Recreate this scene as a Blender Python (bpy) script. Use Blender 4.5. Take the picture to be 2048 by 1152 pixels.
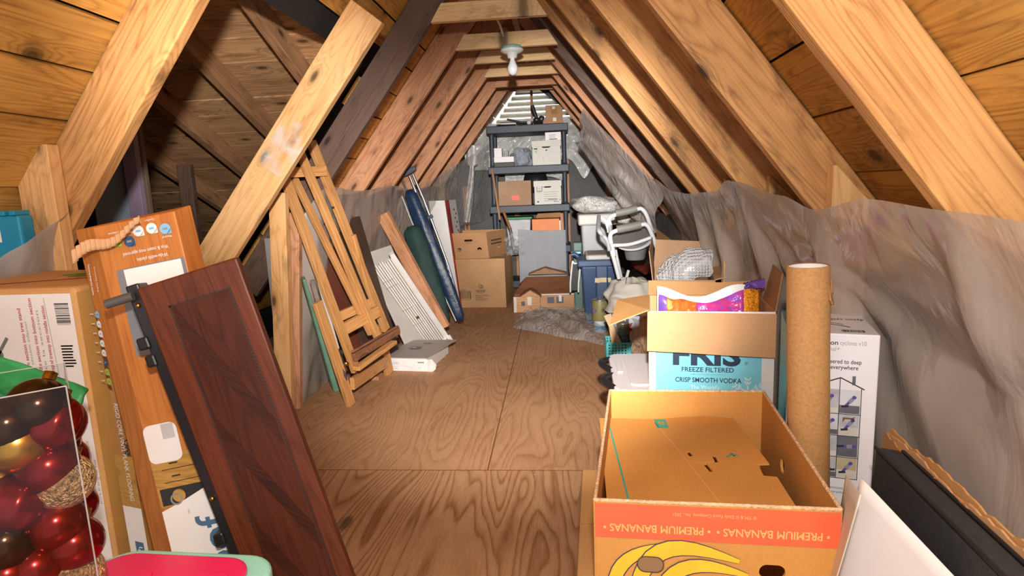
import bpy, bmesh, math, random
from mathutils import Vector as V, Matrix, noise as MN
for o in list(bpy.data.objects): bpy.data.objects.remove(o)
SC = bpy.context.scene; COL = SC.collection
# ---------------------------------------------------------------- camera
FPX, YAW, PIT, ROL, EYE = 1200.0, math.radians(5.3367), math.radians(9.3632), math.radians(2.3194), 1.05
_f = V((-math.sin(YAW)*math.cos(PIT), math.cos(YAW)*math.cos(PIT), -math.sin(PIT)))
_r = V((math.cos(YAW), math.sin(YAW), 0)); _d = _f.cross(_r)
CR = _r*math.cos(ROL) + _d*math.sin(ROL); CD = -_r*math.sin(ROL) + _d*math.cos(ROL); CF = _f
EYEP = V((0, 0, EYE))
cam = bpy.data.cameras.new('camera'); cam.sensor_width = 36; cam.lens = FPX/2048*36; cam.clip_start = .02
camo = bpy.data.objects.new('camera', cam); COL.objects.link(camo)
camo.matrix_world = Matrix(((CR.x, -CD.x, -CF.x, 0), (CR.y, -CD.y, -CF.y, 0), (CR.z, -CD.z, -CF.z, EYE), (0, 0, 0, 1)))
SC.camera = camo
# ---------------------------------------------------------------- world, flash, added fill, exposure
w = bpy.data.worlds.new('daylight'); SC.world = w; w.use_nodes = True
w.node_tree.nodes['Background'].inputs[0].default_value = (.93, .97, 1, 1)
w.node_tree.nodes['Background'].inputs[1].default_value = 0.9
def lamp(name, loc, energy, radius, color):
    l = bpy.data.lights.new(name, 'POINT'); l.energy = energy; l.shadow_soft_size = radius; l.color = color
    o = bpy.data.objects.new(name, l); o.location = loc; COL.objects.link(o); return o
lamp('flash_and_fill', (.02, -.02, 1.32), 50, .03, (1, .96, .91))  # the flash itself, just above the camera
def fill_spot(aim, energy, size, blend=.9):     # added fill spots at the flash, brightening the gable, middle and far end
    l = bpy.data.lights.new('flash_and_fill', 'SPOT'); l.energy = energy; l.spot_size = math.radians(size); l.spot_blend = blend; l.shadow_soft_size = .03; l.color = (1, .96, .92)
    o = bpy.data.objects.new('flash_and_fill', l); o.location = (.02, -.02, 1.32); o.rotation_euler = (V(aim)-o.location).to_track_quat('-Z', 'Y').to_euler(); COL.objects.link(o)
fill_spot((-1.75, 3.5, 1.40), 215, 31)
fill_spot((-.4, 3.8, .35), 450, 48)
fill_spot((-.25, 6.4, 1.05), 640, 25)
SC.view_settings.view_transform = 'Standard'; SC.view_settings.look = 'None'
SC.view_settings.exposure = 0.55; SC.view_settings.gamma = 1; SC.view_settings.use_curve_mapping = False

def P(px, py, ax, val):                  # the point on a real plane x=, y= or z= of the attic seen in this direction
    v = CR*((px-1024)/FPX) + CD*((py-576)/FPX) + CF
    i = 'xyz'.index(ax); t = (val-EYEP[i])/v[i]
    return EYEP + v*t
# ---------------------------------------------------------------- helpers
def lin(h):
    h = h.lstrip('#'); c = [int(h[i:i+2], 16)/255 for i in (0, 2, 4)]
    return tuple(x/12.92 if x <= .04045 else ((x+.055)/1.055)**2.4 for x in c) + (1,)
MATS = {}
class NT:
    def __init__(s, name):
        s.m = bpy.data.materials.new(name); s.m.use_nodes = True; s.t = s.m.node_tree
        s.b = s.t.nodes['Principled BSDF']; s.out = s.t.nodes['Material Output']
    def n(s, typ, **k):
        nd = s.t.nodes.new(typ)
        for a, v in k.items():
            if a.startswith('i_'):
                key = a[2:]; key = int(key) if key.isdigit() else key.replace('_', ' ')
                nd.inputs[key].default_value = v
            else: setattr(nd, a, v)
        return nd
    def l(s, a, b): s.t.links.new(a, b)
    def math(s, op, a, b=None, c=None, clamp=False):
        nd = s.n('ShaderNodeMath', operation=op, use_clamp=clamp)
        for i, x in enumerate((a, b, c)):
            if x is None: continue
            if isinstance(x, (int, float)): nd.inputs[i].default_value = x
            else: s.l(x, nd.inputs[i])
        return nd.outputs[0]
    def mix(s, f, a, b, mode='MIX'):
        nd = s.n('ShaderNodeMix', data_type='RGBA', blend_type=mode)
        for i, x in ((0, f), (6, a), (7, b)):
            if isinstance(x, (int, float, tuple)): nd.inputs[i].default_value = x
            else: s.l(x, nd.inputs[i])
        return nd.outputs[2]
    def ramp(s, f, stops):
        nd = s.n('ShaderNodeValToRGB'); e = nd.color_ramp.elements
        while len(e) < len(stops): e.new(.5)
        for el, (p, c) in zip(e, stops): el.position = p; el.color = c
        s.l(f, nd.inputs[0]); return nd.outputs[0]
    def bump(s, h, strength=.2, dist=.01):
        b = s.n('ShaderNodeBump', i_Strength=strength, i_Distance=dist); s.l(h, b.inputs['Height']); s.l(b.outputs[0], s.b.inputs['Normal'])
def g4(x): return (x, x, x, 1)
def coords(t, scale=(1, 1, 1), rnd=True):
    tc = t.n('ShaderNodeTexCoord'); mp = t.n('ShaderNodeMapping'); mp.inputs['Scale'].default_value = scale
    src = tc.outputs['Object']
    if rnd:
        oi = t.n('ShaderNodeObjectInfo'); v = t.n('ShaderNodeVectorMath', operation='SCALE'); v.inputs[0].default_value = (13.7, 31.3, 57.1)
        t.l(oi.outputs['Random'], v.inputs['Scale']); ad = t.n('ShaderNodeVectorMath', operation='ADD'); t.l(src, ad.inputs[0]); t.l(v.outputs[0], ad.inputs[1]); src = ad.outputs[0]
    t.l(src, mp.inputs[0]); return mp.outputs[0]
def M(name, col='#808080', rough=.6, metal=0, var=.12, vs=14, bump=0, bs=60, spec=.5, alpha=1, trans=0, emit=0, coat=0):
    if name in MATS: return MATS[name]
    t = NT(name); c = lin(col) if isinstance(col, str) else col
    b = t.b; b.inputs['Roughness'].default_value = rough; b.inputs['Metallic'].default_value = metal
    b.inputs['Specular IOR Level'].default_value = spec; b.inputs['Alpha'].default_value = alpha; b.inputs['Transmission Weight'].default_value = trans
    b.inputs['Coat Weight'].default_value = coat
    b.inputs['Base Color'].default_value = c
    if var:
        nz = t.n('ShaderNodeTexNoise', i_Scale=vs, i_Detail=4); t.l(coords(t), nz.inputs['Vector'])
        f = t.ramp(nz.outputs[0], [(.3, g4(1-var)), (.7, g4(1+var))])
        t.l(t.mix(1.0, c, f, 'MULTIPLY'), b.inputs['Base Color'])
    if bump:
        n2 = t.n('ShaderNodeTexNoise', i_Scale=bs, i_Detail=3); t.l(coords(t), n2.inputs['Vector']); t.bump(n2.outputs[0], bump, .01)
    if emit:
        b.inputs['Emission Color'].default_value = c; b.inputs['Emission Strength'].default_value = emit
    MATS[name] = t.m; return t.m
def wood(name, light, dark, grain=1.0, knots=True, rough=.6, vary=.25, board=False, ax=(0, 1, 2), spec=.3):
    if name in MATS: return MATS[name]
    t = NT(name)
    base = coords(t, rnd=not board)
    if board:                            # every board of the skin has its own random offset
        at = t.n('ShaderNodeAttribute', attribute_name='bid'); v = t.n('ShaderNodeVectorMath', operation='SCALE'); v.inputs[0].default_value = (7.7, 3.3, 5.1); t.l(at.outputs['Fac'], v.inputs['Scale'])
        ad = t.n('ShaderNodeVectorMath', operation='ADD'); t.l(base, ad.inputs[0]); t.l(v.outputs[0], ad.inputs[1]); base = ad.outputs[0]
        rnd = t.n('ShaderNodeTexWhiteNoise', noise_dimensions='1D'); t.l(at.outputs['Fac'], rnd.inputs['W']); rv = rnd.outputs['Value']
    else:
        rv = t.n('ShaderNodeObjectInfo').outputs['Random']
    def mp(sc):
        m = t.n('ShaderNodeMapping'); s3 = [0, 0, 0]
        for k in range(3): s3[ax[k]] = sc[k]
        m.inputs['Scale'].default_value = s3; t.l(base, m.inputs[0]); return m.outputs[0]
    big = t.n('ShaderNodeTexNoise', i_Scale=1, i_Detail=2, i_Distortion=.3); t.l(mp((.7, 8, 8)), big.inputs['Vector'])
    vo = t.n('ShaderNodeTexVoronoi', voronoi_dimensions='2D', i_Scale=1, i_Randomness=1); t.l(mp((2.4, 6.0, 0)), vo.inputs['Vector'])
    kd = vo.outputs['Distance']
    ph = t.math('MULTIPLY', big.outputs[0], 26*grain)
    if knots: ph = t.math('ADD', ph, t.math('MULTIPLY', t.math('POWER', t.math('SUBTRACT', 1.0, t.math('MULTIPLY', kd, 3.2, clamp=True), clamp=True), 2.0), 5.0))
    rings = t.math('ABSOLUTE', t.math('SUBTRACT', t.math('FRACT', ph), .5))
    rings = t.math('POWER', t.math('MULTIPLY', rings, 2.0), 2.2)
    fine = t.n('ShaderNodeTexNoise', i_Scale=1, i_Detail=4); t.l(mp((3, 240, 240)), fine.inputs['Vector'])
    blot = t.n('ShaderNodeTexNoise', i_Scale=1, i_Detail=5); t.l(mp((2.6, 6, 6)), blot.inputs['Vector'])
    f = t.math('ADD', t.math('MULTIPLY', rings, .42), t.math('MULTIPLY', t.math('SUBTRACT', fine.outputs[0], .5), 1.1))
    f = t.math('ADD', f, t.math('MULTIPLY', t.math('SUBTRACT', blot.outputs[0], .5), 1.3))
    f = t.math('ADD', f, .18, clamp=True)
    c = t.ramp(f, [(0, lin(light)), (1, lin(dark))])
    if knots:
        c = t.mix(.92, c, t.ramp(kd, [(.03, g4(.14)), (.055, g4(.34)), (.075, g4(.72)), (.15, g4(1))]), 'MULTIPLY')
        sp = t.n('ShaderNodeTexNoise', i_Scale=1, i_Detail=5, i_Roughness=.65); t.l(mp((5, 15, 15)), sp.inputs['Vector'])
        c = t.mix(.7, c, t.ramp(sp.outputs[0], [(.55, g4(1)), (.66, g4(.5))]), 'MULTIPLY')
    hv = t.math('ADD', t.math('MULTIPLY', rv, vary), 1-vary*.6)
    sc = t.n('ShaderNodeCombineColor'); [t.l(hv, sc.inputs[i]) for i in range(3)]
    c = t.mix(1.0, c, sc.outputs[0], 'MULTIPLY')
    t.l(c, t.b.inputs['Base Color']); t.b.inputs['Roughness'].default_value = rough; t.b.inputs['Specular IOR Level'].default_value = spec
    t.bump(f, .12, .004)
    MATS[name] = t.m; return t.m
def film(name, col, dens=.5, rough=.22, bs=9, bst=.5, vert=False):        # polythene: part see-through, part milky, glossy
    if name in MATS: return MATS[name]
    t = NT(name); b = t.b; b.inputs['Base Color'].default_value = lin(col); b.inputs['Roughness'].default_value = rough; b.inputs['Specular IOR Level'].default_value = .45
    nz = t.n('ShaderNodeTexNoise', i_Scale=bs, i_Detail=3, i_Distortion=1.2); t.l(coords(t, (1, 1, .6)), nz.inputs['Vector']); t.bump(nz.outputs[0], bst, .03)
    tr = t.n('ShaderNodeBsdfTransparent'); mx = t.n('ShaderNodeMixShader')
    n2 = t.n('ShaderNodeTexNoise', i_Scale=2.5, i_Detail=2); t.l(coords(t), n2.inputs['Vector'])
    t.l(t.math('ADD', t.math('MULTIPLY', t.math('SUBTRACT', n2.outputs[0], .5), .5), dens, clamp=True), mx.inputs[0])
    t.l(tr.outputs[0], mx.inputs[1]); t.l(b.outputs[0], mx.inputs[2]); t.l(mx.outputs[0], t.out.inputs['Surface'])
    MATS[name] = t.m; return t.m
def kraft(name, col, corr=True, ax=0, var=.1):
    if name in MATS: return MATS[name]
    t = NT(name); b = t.b; b.inputs['Roughness'].default_value = .75; b.inputs['Specular IOR Level'].default_value = .25
    nz = t.n('ShaderNodeTexNoise', i_Scale=6, i_Detail=5); t.l(coords(t), nz.inputs['Vector'])
    n3 = t.n('ShaderNodeTexNoise', i_Scale=220, i_Detail=2); t.l(coords(t), n3.inputs['Vector'])
    f = t.math('ADD', nz.outputs[0], t.math('MULTIPLY', t.math('SUBTRACT', n3.outputs[0], .5), .5))
    t.l(t.mix(1.0, lin(col), t.ramp(f, [(.3, g4(1-var)), (.7, g4(1+var))]), 'MULTIPLY'), b.inputs['Base Color'])
    if corr:
        wv = t.n('ShaderNodeTexWave', bands_direction='XYZ'[ax], i_Scale=45, i_Distortion=.3); t.l(coords(t, rnd=False), wv.inputs['Vector']); t.bump(wv.outputs[0], .06, .003)
    MATS[name] = t.m; return t.m

class MB:
    def __init__(s): s.v = []; s.f = []; s.m = []; s.sm = []; s.att = []
    def add(s, vs, fs, m=0, smooth=False, att=0.0):
        b = len(s.v); s.v += [V(p) for p in vs]
        for f in fs: s.f.append([b+i for i in f]); s.m.append(m); s.sm.append(smooth); s.att.append(att)
        return s
    def hexa(s, p, m=0, att=0.0):        # 4 bottom + 4 top points
        return s.add(p, [(3, 2, 1, 0), (4, 5, 6, 7), (0, 1, 5, 4), (1, 2, 6, 5), (2, 3, 7, 6), (3, 0, 4, 7)], m, att=att)
    def box(s, x0, x1, y0, y1, z0, z1, m=0, fr=None, att=0.0):
        p = [(x0, y0, z0), (x1, y0, z0), (x1, y1, z0), (x0, y1, z0), (x0, y0, z1), (x1, y0, z1), (x1, y1, z1), (x0, y1, z1)]
        if fr: p = [fr(*q) for q in p]
        return s.hexa(p, m, att)
    def prism(s, pts, ext, m=0):         # planar polygon pushed along ext
        n = len(pts); a = [V(p) for p in pts]; e = V(ext); b = [p+e for p in a]
        return s.add(a+b, [tuple(range(n-1, -1, -1)), tuple(range(n, 2*n))] + [(i, (i+1) % n, n+(i+1) % n, n+i) for i in range(n)], m)
    def tube(s, path, r, n=10, m=0, closed=False, caps=True):
        pts = [V(p) for p in path]; k = len(pts); rr = r if isinstance(r, (list, tuple)) else [r]*k
        up = None; vs = []; fs = []
        for i in range(k):
            a = pts[(i-1) % k] if (closed or i) else pts[0]; c = pts[(i+1) % k] if (closed or i < k-1) else pts[k-1]
            d = (c-a).normalized() if (c-a).length > 1e-9 else V((0, 0, 1))
            if up is None: up = d.orthogonal().normalized()
            up = (up - d*up.dot(d)); up = up.normalized() if up.length > 1e-6 else d.orthogonal().normalized()
            sd = d.cross(up)
            vs += [pts[i] + (up*math.cos(2*math.pi*j/n) + sd*math.sin(2*math.pi*j/n))*rr[i] for j in range(n)]
        for i in range(k if closed else k-1):
            b0, b1 = i*n, ((i+1) % k)*n
            fs += [(b0+j, b0+(j+1) % n, b1+(j+1) % n, b1+j) for j in range(n)]
        s.add(vs, fs, m, True)
        if caps and not closed: s.add(vs[:n], [tuple(range(n-1, -1, -1))], m); s.add(vs[-n:], [tuple(range(n))], m)
        return s
    def lathe(s, prof, c=(0, 0, 0), n=24, m=0, R=None, sx=1, sy=1, smooth=True):
        c = V(c); vs = []; fs = []
        for r, z in prof:
            for j in range(n):
                p = V((r*math.cos(2*math.pi*j/n)*sx, r*math.sin(2*math.pi*j/n)*sy, z)); vs.append(c + (R @ p if R else p))
        for i in range(len(prof)-1): fs += [(i*n+j, i*n+(j+1) % n, (i+1)*n+(j+1) % n, (i+1)*n+j) for j in range(n)]
        return s.add(vs, fs, m, smooth)
    def sphere(s, c, r, n=20, k=12, m=0, sx=1, sy=1, sz=1, R=None):
        return s.lathe([(max(1e-4, r*math.sin(math.pi*i/k)), -r*math.cos(math.pi*i/k)*sz) for i in range(k+1)], c, n, m, R, sx, sy)
    def grid(s, fn, nu, nv, m=0, smooth=True):
        vs = [fn(i/nu, j/nv) for i in range(nu+1) for j in range(nv+1)]
        return s.add(vs, [(i*(nv+1)+j, (i+1)*(nv+1)+j, (i+1)*(nv+1)+j+1, i*(nv+1)+j+1) for i in range(nu) for j in range(nv)], m, smooth)
    def build(s, name, mats, parent=None, bev=0, seg=2, solid=0, sub=0, wn=False, mat4=None, att=False):
        me = bpy.data.meshes.new(name)
        me.from_pydata([tuple(mat4.inverted() @ p) if mat4 else tuple(p) for p in s.v], [], s.f)
        if not isinstance(mats, (list, tuple)): mats = [mats]
        for q in mats: me.materials.append(q)
        me.polygons.foreach_set('material_index', s.m); me.polygons.foreach_set('use_smooth', s.sm)
        if att:
            a = me.attributes.new('bid', 'FLOAT', 'FACE'); a.data.foreach_set('value', s.att)
        me.update()
        bm = bmesh.new(); bm.from_mesh(me); bmesh.ops.recalc_face_normals(bm, faces=bm.faces); bm.to_mesh(me); bm.free()
        o = bpy.data.objects.new(name, me); COL.objects.link(o)
        if mat4: o.matrix_world = mat4
        if parent is not None:
            o.parent = parent; o.matrix_parent_inverse = WM[parent.name].inverted()
        WM[o.name] = mat4.copy() if mat4 else Matrix()
        if solid:
            md = o.modifiers.new('thickness', 'SOLIDIFY'); md.thickness = solid; md.offset = 0
        if bev:
            md = o.modifiers.new('bevel', 'BEVEL'); md.width = bev; md.segments = seg; md.limit_method = 'ANGLE'; md.angle_limit = .6
        if sub:
            md = o.modifiers.new('smooth', 'SUBSURF'); md.levels = sub; md.render_levels = sub
        return o
WM = {}
def tag(o, label, cat, group=None, kind=None):
    o['label'] = label; o['category'] = cat
    if group: o['group'] = group
    if kind: o['kind'] = kind
    return o
def struct(o): o['kind'] = 'structure'; return o
def thing(name, label, cat, loc=(0, 0, 0), group=None):
    o = bpy.data.objects.new(name, None); COL.objects.link(o); o.location = loc; o.empty_display_size = .05
    WM[o.name] = Matrix.Translation(V(loc)); return tag(o, label, cat, group)
class Fr:                                # a local frame: f(u, v, w) -> world
    def __init__(s, o, ex=(1, 0, 0), ey=(0, 1, 0), ez=None):
        s.o = V(o); s.x = V(ex).normalized(); y = V(ey); s.y = (y - s.x*y.dot(s.x)).normalized(); s.z = V(ez).normalized() if ez else s.x.cross(s.y)
    def __call__(s, u, v, w=0): return s.o + s.x*u + s.y*v + s.z*w
    def m4(s):
        x, y, z = s.x, s.y, s.z
        return Matrix(((x.x, y.x, z.x, s.o.x), (x.y, y.y, z.y, s.o.y), (x.z, y.z, z.z, s.o.z), (0, 0, 0, 1)))
def rotz(o, deg):
    a = math.radians(deg); return Fr(o, (math.cos(a), math.sin(a), 0), (-math.sin(a), math.cos(a), 0))
def beam(name, p0, p1, wdt, thk, side, mat, parent=None, bev=.003, ends=None):
    """a straight timber p0 -> p1; wdt is measured along 'side', thk across it"""
    p0, p1 = V(p0), V(p1); fr = Fr(p0, p1-p0, side); L = (p1-p0).length
    return MB().box(0, L, -wdt/2, wdt/2, -thk/2, thk/2, fr=fr).build(name, mat, parent, bev=bev, mat4=fr.m4())
# flat shapes and lettering ------------------------------------------------
_cc = {}
def curve2d(splines, extrude=0):
    cu = bpy.data.curves.new('tmp', 'CURVE'); cu.dimensions = '2D'; cu.fill_mode = 'BOTH' if not extrude else 'BOTH'; cu.extrude = extrude
    for sp in splines:
        s = cu.splines.new('POLY'); s.points.add(len(sp)-1); s.use_cyclic_u = True
        for q, (x, y) in zip(s.points, sp): q.co = (x, y, 0, 1)
    return _tomesh(cu)
def _tomesh(cu):
    o = bpy.data.objects.new('tmp', cu); me = bpy.data.meshes.new_from_object(o)
    vs = [v.co.copy() for v in me.vertices]; fs = [tuple(p.vertices) for p in me.polygons]
    bpy.data.objects.remove(o); bpy.data.meshes.remove(me); bpy.data.curves.remove(cu); return vs, fs
def textmesh(s, bold=0, space=1):
    k = (s, bold, space)
    if k not in _cc:
        cu = bpy.data.curves.new('tmp', 'FONT'); cu.body = s; cu.size = 1; cu.offset = bold; cu.space_character = space; cu.resolution_u = 3
        _cc[k] = _tomesh(cu)
    return _cc[k]
class Print:                             # ink on one face: f(u, v) on the face, w lifts it a hair off the surface
    def __init__(s, fr, lift=.0006): s.fr = fr; s.w = lift; s.mb = MB(); s.ms = []
    def mi(s, m):
        if m not in s.ms: s.ms.append(m)
        return s.ms.index(m)
    def put(s, vs, fs, m, dz=0): s.mb.add([s.fr(x, y, s.w+dz) for x, y in vs], fs, s.mi(m)); return s
    def poly(s, pts, m, dz=0): return s.put(pts, [tuple(range(len(pts)))], m, dz)
    def rect(s, u0, v0, u1, v1, m, dz=0): return s.poly([(u0, v0), (u1, v0), (u1, v1), (u0, v1)], m, dz)
    def shape(s, splines, m, dz=0):
        vs, fs = curve2d(splines); return s.put([(p.x, p.y) for p in vs], fs, m, dz)
    def disc(s, u, v, r, m, dz=0, n=20, ry=None): return s.poly([(u+r*math.cos(2*math.pi*i/n), v+(ry or r)*math.sin(2*math.pi*i/n)) for i in range(n)], m, dz)
    def ring(s, u, v, r, t, m, dz=0, n=28, a0=0, a1=360):
        k = [math.radians(a0+(a1-a0)*i/n) for i in range(n+1)]
        vs = [(u+r*math.cos(a), v+r*math.sin(a)) for a in k] + [(u+(r-t)*math.cos(a), v+(r-t)*math.sin(a)) for a in k]
        return s.put(vs, [(i, i+1, n+2+i, n+1+i) for i in range(n)], m, dz)
    def line(s, pts, t, m, dz=0):
        for (a, b), (c, d) in zip(pts, pts[1:]):
            L = math.hypot(c-a, d-b) or 1e-6; nx, ny = -(d-b)/L*t/2, (c-a)/L*t/2
            s.poly([(a+nx, b+ny), (c+nx, d+ny), (c-nx, d-ny), (a-nx, b-ny)], m, dz)
        return s
    def text(s, st, u, v, size, m, rot=0, width=None, align='c', bold=0, space=1, dz=0, mirror=False, ylim=None, sy=1):
        vs, fs = textmesh(st, bold, space)
        if not vs: return s
        x0 = min(p.x for p in vs); x1 = max(p.x for p in vs); sc = size; sx = width/(x1-x0) if width else size
        ox = {'c': (x0+x1)/2, 'l': x0, 'r': x1}[align]; a = math.radians(rot); ca, sa = math.cos(a), math.sin(a); out = []
        for p in vs:
            x, y = (p.x-ox)*sx, (p.y-.36)*sc*sy
            if mirror: x = -x
            out.append((u+x*ca-y*sa, v+x*sa+y*ca))
        return s.put(out, fs, m, dz)
    def barcode(s, u, v, wd, h, m, rot=0, seed=1):
        r = random.Random(seed); x = 0
        a = math.radians(rot); ca, sa = math.cos(a), math.sin(a)
        while x < wd:
            b = r.choice((1, 1, 2, 3))*wd/70; q = [(x, 0), (x+b, 0), (x+b, h), (x, h)]
            s.poly([(u+X*ca-Y*sa, v+X*sa+Y*ca) for X, Y in q], m); x += b + r.choice((1, 1, 2))*wd/70
        return s
    def lines(s, u0, u1, v, n, dv, m, t=.002, seed=3, rag=.3):   # small print too fine to read in the photograph
        r = random.Random(seed)
        for i in range(n): s.rect(u0, v-i*dv, u1-(u1-u0)*rag*r.random(), v-i*dv+t, m)
        return s
    def done(s, name, parent): return s.mb.build(name, s.ms, parent)
def panel(fr, outer, holes, t, mb, m=0):  # a sheet of thickness t with cut-outs
    vs, fs = curve2d([outer]+holes, t/2)
    mb.add([fr(p.x, p.y, p.z) for p in vs], fs, m); return mb
def oval(u, v, a, b, n=16): return [(u+a*math.cos(2*math.pi*i/n), v+b*math.sin(2*math.pi*i/n)) for i in range(n)]
def rrect(u0, v0, u1, v1, r, n=5):
    out = []
    for cx, cy, a0 in ((u1-r, v1-r, 0), (u0+r, v1-r, 90), (u0+r, v0+r, 180), (u1-r, v0+r, 270)):
        for i in range(n+1):
            a = math.radians(a0+90*i/n); out.append((cx+r*math.cos(a), cy+r*math.sin(a)))
    return out
def hsh(*a): return MN.noise(V(a if len(a) == 3 else (a+(0, 0))[:3]))
RND = random.Random(7)
INK = M('black_ink', '#26262a', .6, var=0); WHITEINK = M('white_ink', '#e8e4e0', .6, var=0); REDINK = M('red_ink', '#a8323a', .6, var=0); GREYINK = M('grey_ink', '#8a8886', .6, var=0)
# ================================================================ the attic shell
SL, TR = 1.28, 1.85
CS = 1/math.hypot(1, SL); SN = SL*CS                 # roof pitch
def uz(x): return min(TR-SL*(x+.03), TR+SL*(x+.60))  # underside of the rafters
RIDGE = -.315; YF, YB = -.45, 7.1
PINE_A = wood('amber_pine', '#cf9a60', '#8a582e'); PINE_B = wood('red_pine', '#d49c74', '#965c38'); PINE_W = wood('new_pine', '#e4b47c', '#bf8449', grain=.8, vary=.08)
PINE_D = wood('dark_pine', '#6f5548', '#4a382f', vary=.1); PINE_T = wood('tie_pine', '#f4d09c', '#d8a468', vary=.12); PINE_G = wood('brown_pine', '#bf9068', '#7c5638')
BOARD_N = wood('roof_boards', '#d09a4c', '#8c5a26', board=True, ax=(1, 0, 2), rough=.65); BOARD_G = wood('gable_boards', '#cfa070', '#80583a', board=True, rough=.7)
LIGHTBLOCK = M('light_block_black', '#15110e', .95)  # black for the layers and walls added to keep sky light out
def ply():
    t = NT('plywood'); b = t.b
    g = t.n('ShaderNodeTexCoord').outputs['Object']
    def mp(sc, lc=(0, 0, 0)):
        m = t.n('ShaderNodeMapping'); m.inputs['Scale'].default_value = sc; m.inputs['Location'].default_value = lc; t.l(g, m.inputs[0]); return m.outputs[0]
    sx = t.n('ShaderNodeSeparateXYZ'); t.l(g, sx.inputs[0])
    far = t.math('GREATER_THAN', sx.outputs[1], 2.117)     # two courses of sheets with grain of their own
    rt = t.math('GREATER_THAN', sx.outputs[0], -.33)
    off = t.math('ADD', t.math('MULTIPLY', far, 3.7), t.math('MULTIPLY', t.math('MULTIPLY', far, rt), 5.1))
    cb = t.n('ShaderNodeCombineXYZ'); t.l(off, cb.inputs[2])
    ad = t.n('ShaderNodeVectorMath', operation='ADD'); t.l(mp((4.2, .6, 1)), ad.inputs[0]); t.l(cb.outputs[0], ad.inputs[1])
    big = t.n('ShaderNodeTexNoise', i_Scale=1.0, i_Detail=2.2, i_Roughness=.42, i_Distortion=.5); t.l(ad.outputs[0], big.inputs['Vector'])
    r = t.math('FRACT', t.math('MULTIPLY', big.outputs[0], 24))
    rings = t.ramp(r, [(0, g4(.12)), (.3, g4(.0)), (.62, g4(.35)), (.86, g4(1)), (1, g4(.12))])
    fine = t.n('ShaderNodeTexNoise', i_Scale=1, i_Detail=5); t.l(mp((190, 14, 1)), fine.inputs['Vector'])
    blot = t.n('ShaderNodeTexNoise', i_Scale=2.1, i_Detail=5); t.l(g, blot.inputs['Vector'])
    f = t.math('ADD', t.math('MULTIPLY', rings, t.math('SUBTRACT', .66, t.math('MULTIPLY', far, .30))), t.math('MULTIPLY', t.math('SUBTRACT', fine.outputs[0], .5), .9))
    f = t.math('ADD', f, t.math('MULTIPLY', t.math('SUBTRACT', blot.outputs[0], .5), 1.1)); f = t.math('ADD', f, .12, clamp=True)
    c = t.ramp(f, [(0, lin('#c0936c')), (1, lin('#85532f'))])
    def seam(o, at): return t.math('LESS_THAN', t.math('ABSOLUTE', t.math('SUBTRACT', o, at)), .0022)
    s = t.math('ADD', seam(sx.outputs[1], 2.117), t.math('MULTIPLY', seam(t.math('ADD', sx.outputs[0], t.math('MULTIPLY', sx.outputs[1], .016)), -.285), far), clamp=True)
    s = t.math('ADD', s, seam(sx.outputs[1], 4.57), clamp=True)
    kn = t.n('ShaderNodeTexVoronoi', i_Scale=1); t.l(mp((1.5, .75, 1), (.35, .2, 0)), kn.inputs['Vector'])
    c = t.mix(.8, c, t.ramp(kn.outputs['Distance'], [(.03, g4(.3)), (.07, g4(1))]), 'MULTIPLY')
    dust = t.n('ShaderNodeTexNoise', i_Scale=90, i_Detail=1); t.l(g, dust.inputs['Vector'])
    c = t.mix(t.ramp(dust.outputs[0], [(.74, g4(0)), (.78, g4(.5))]), c, lin('#dcc0a0'))
    q = P(690, 1046, 'z', 0)            # a dark knot patch near the front edge
    ex = t.math('DIVIDE', t.math('SUBTRACT', t.math('ADD', sx.outputs[0], t.math('MULTIPLY', big.outputs[0], .02)), q.x+.012), .022); ey = t.math('DIVIDE', t.math('SUBTRACT', sx.outputs[1], q.y), .055)
    kd = t.math('ADD', t.math('MULTIPLY', ex, ex), t.math('MULTIPLY', ey, ey))
    c = t.mix(t.ramp(kd, [(.3, g4(.75)), (1, g4(0))]), c, lin('#4a3a2e'))
    c = t.mix(s, c, lin('#6b452a'))
    t.l(c, b.inputs['Base Color']); b.inputs['Roughness'].default_value = .7; b.inputs['Specular IOR Level'].default_value = .2; t.bump(rings, .12, .003); return t.m
PLY = ply()
struct(MB().box(-2.3, 1.6, YF, YB, -.04, 0).build('floor', PLY))
# roof boards: one skin per slope, every board its own lap and gap
def slope_pt(side, z, off):              # on the boards' inner face; off = outwards
    zz = z
    if side > 0: x = -.03+(TR+.228-zz)/SL
    else: x = -.60-(TR+.228-zz)/SL
    return V((x+side*SN*off, 0, z+CS*off))
def skin(side, name):
    mb = MB(); s = .06; r = random.Random(11+side); i = 0
    while s < 2.62:
        wd = r.choice((.14, .165, .185, .2)); z1 = 2.44-s*SN; z0 = 2.44-(s+wd-r.uniform(.003, .011))*SN
        segs = [(YF, YB)]
        if side < 0 and z0 < 1.66: e = 2.965; segs = [(YF, 1.50), (e, YB)]
        if side < 0 and .9 < z0 < 1.66: segs[1] = (2.97+(.10 if i % 2 else .0), YB)
        cuts = [r.uniform(-.2, 6.9) for _ in range(2)]
        for a, b in segs:
            ys = [a]+sorted(c for c in cuts if a+.4 < c < b-.4)+[b]
            for y0, y1 in zip(ys, ys[1:]):
                o = r.uniform(0, .006); p = []
                for off in (o, o+.02):
                    for z, y in ((z0, y0), (z1, y0), (z1, y1-.004), (z0, y1-.004)):
                        q = slope_pt(side, z, off); q.y = y; p.append(q)
                i += 1; mb.hexa(p, att=float(i*1.37+side*50))
        s += wd
    struct(mb.build(name, BOARD_N, att=True))
skin(1, 'ceiling_right'); skin(-1, 'ceiling_left')
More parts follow.
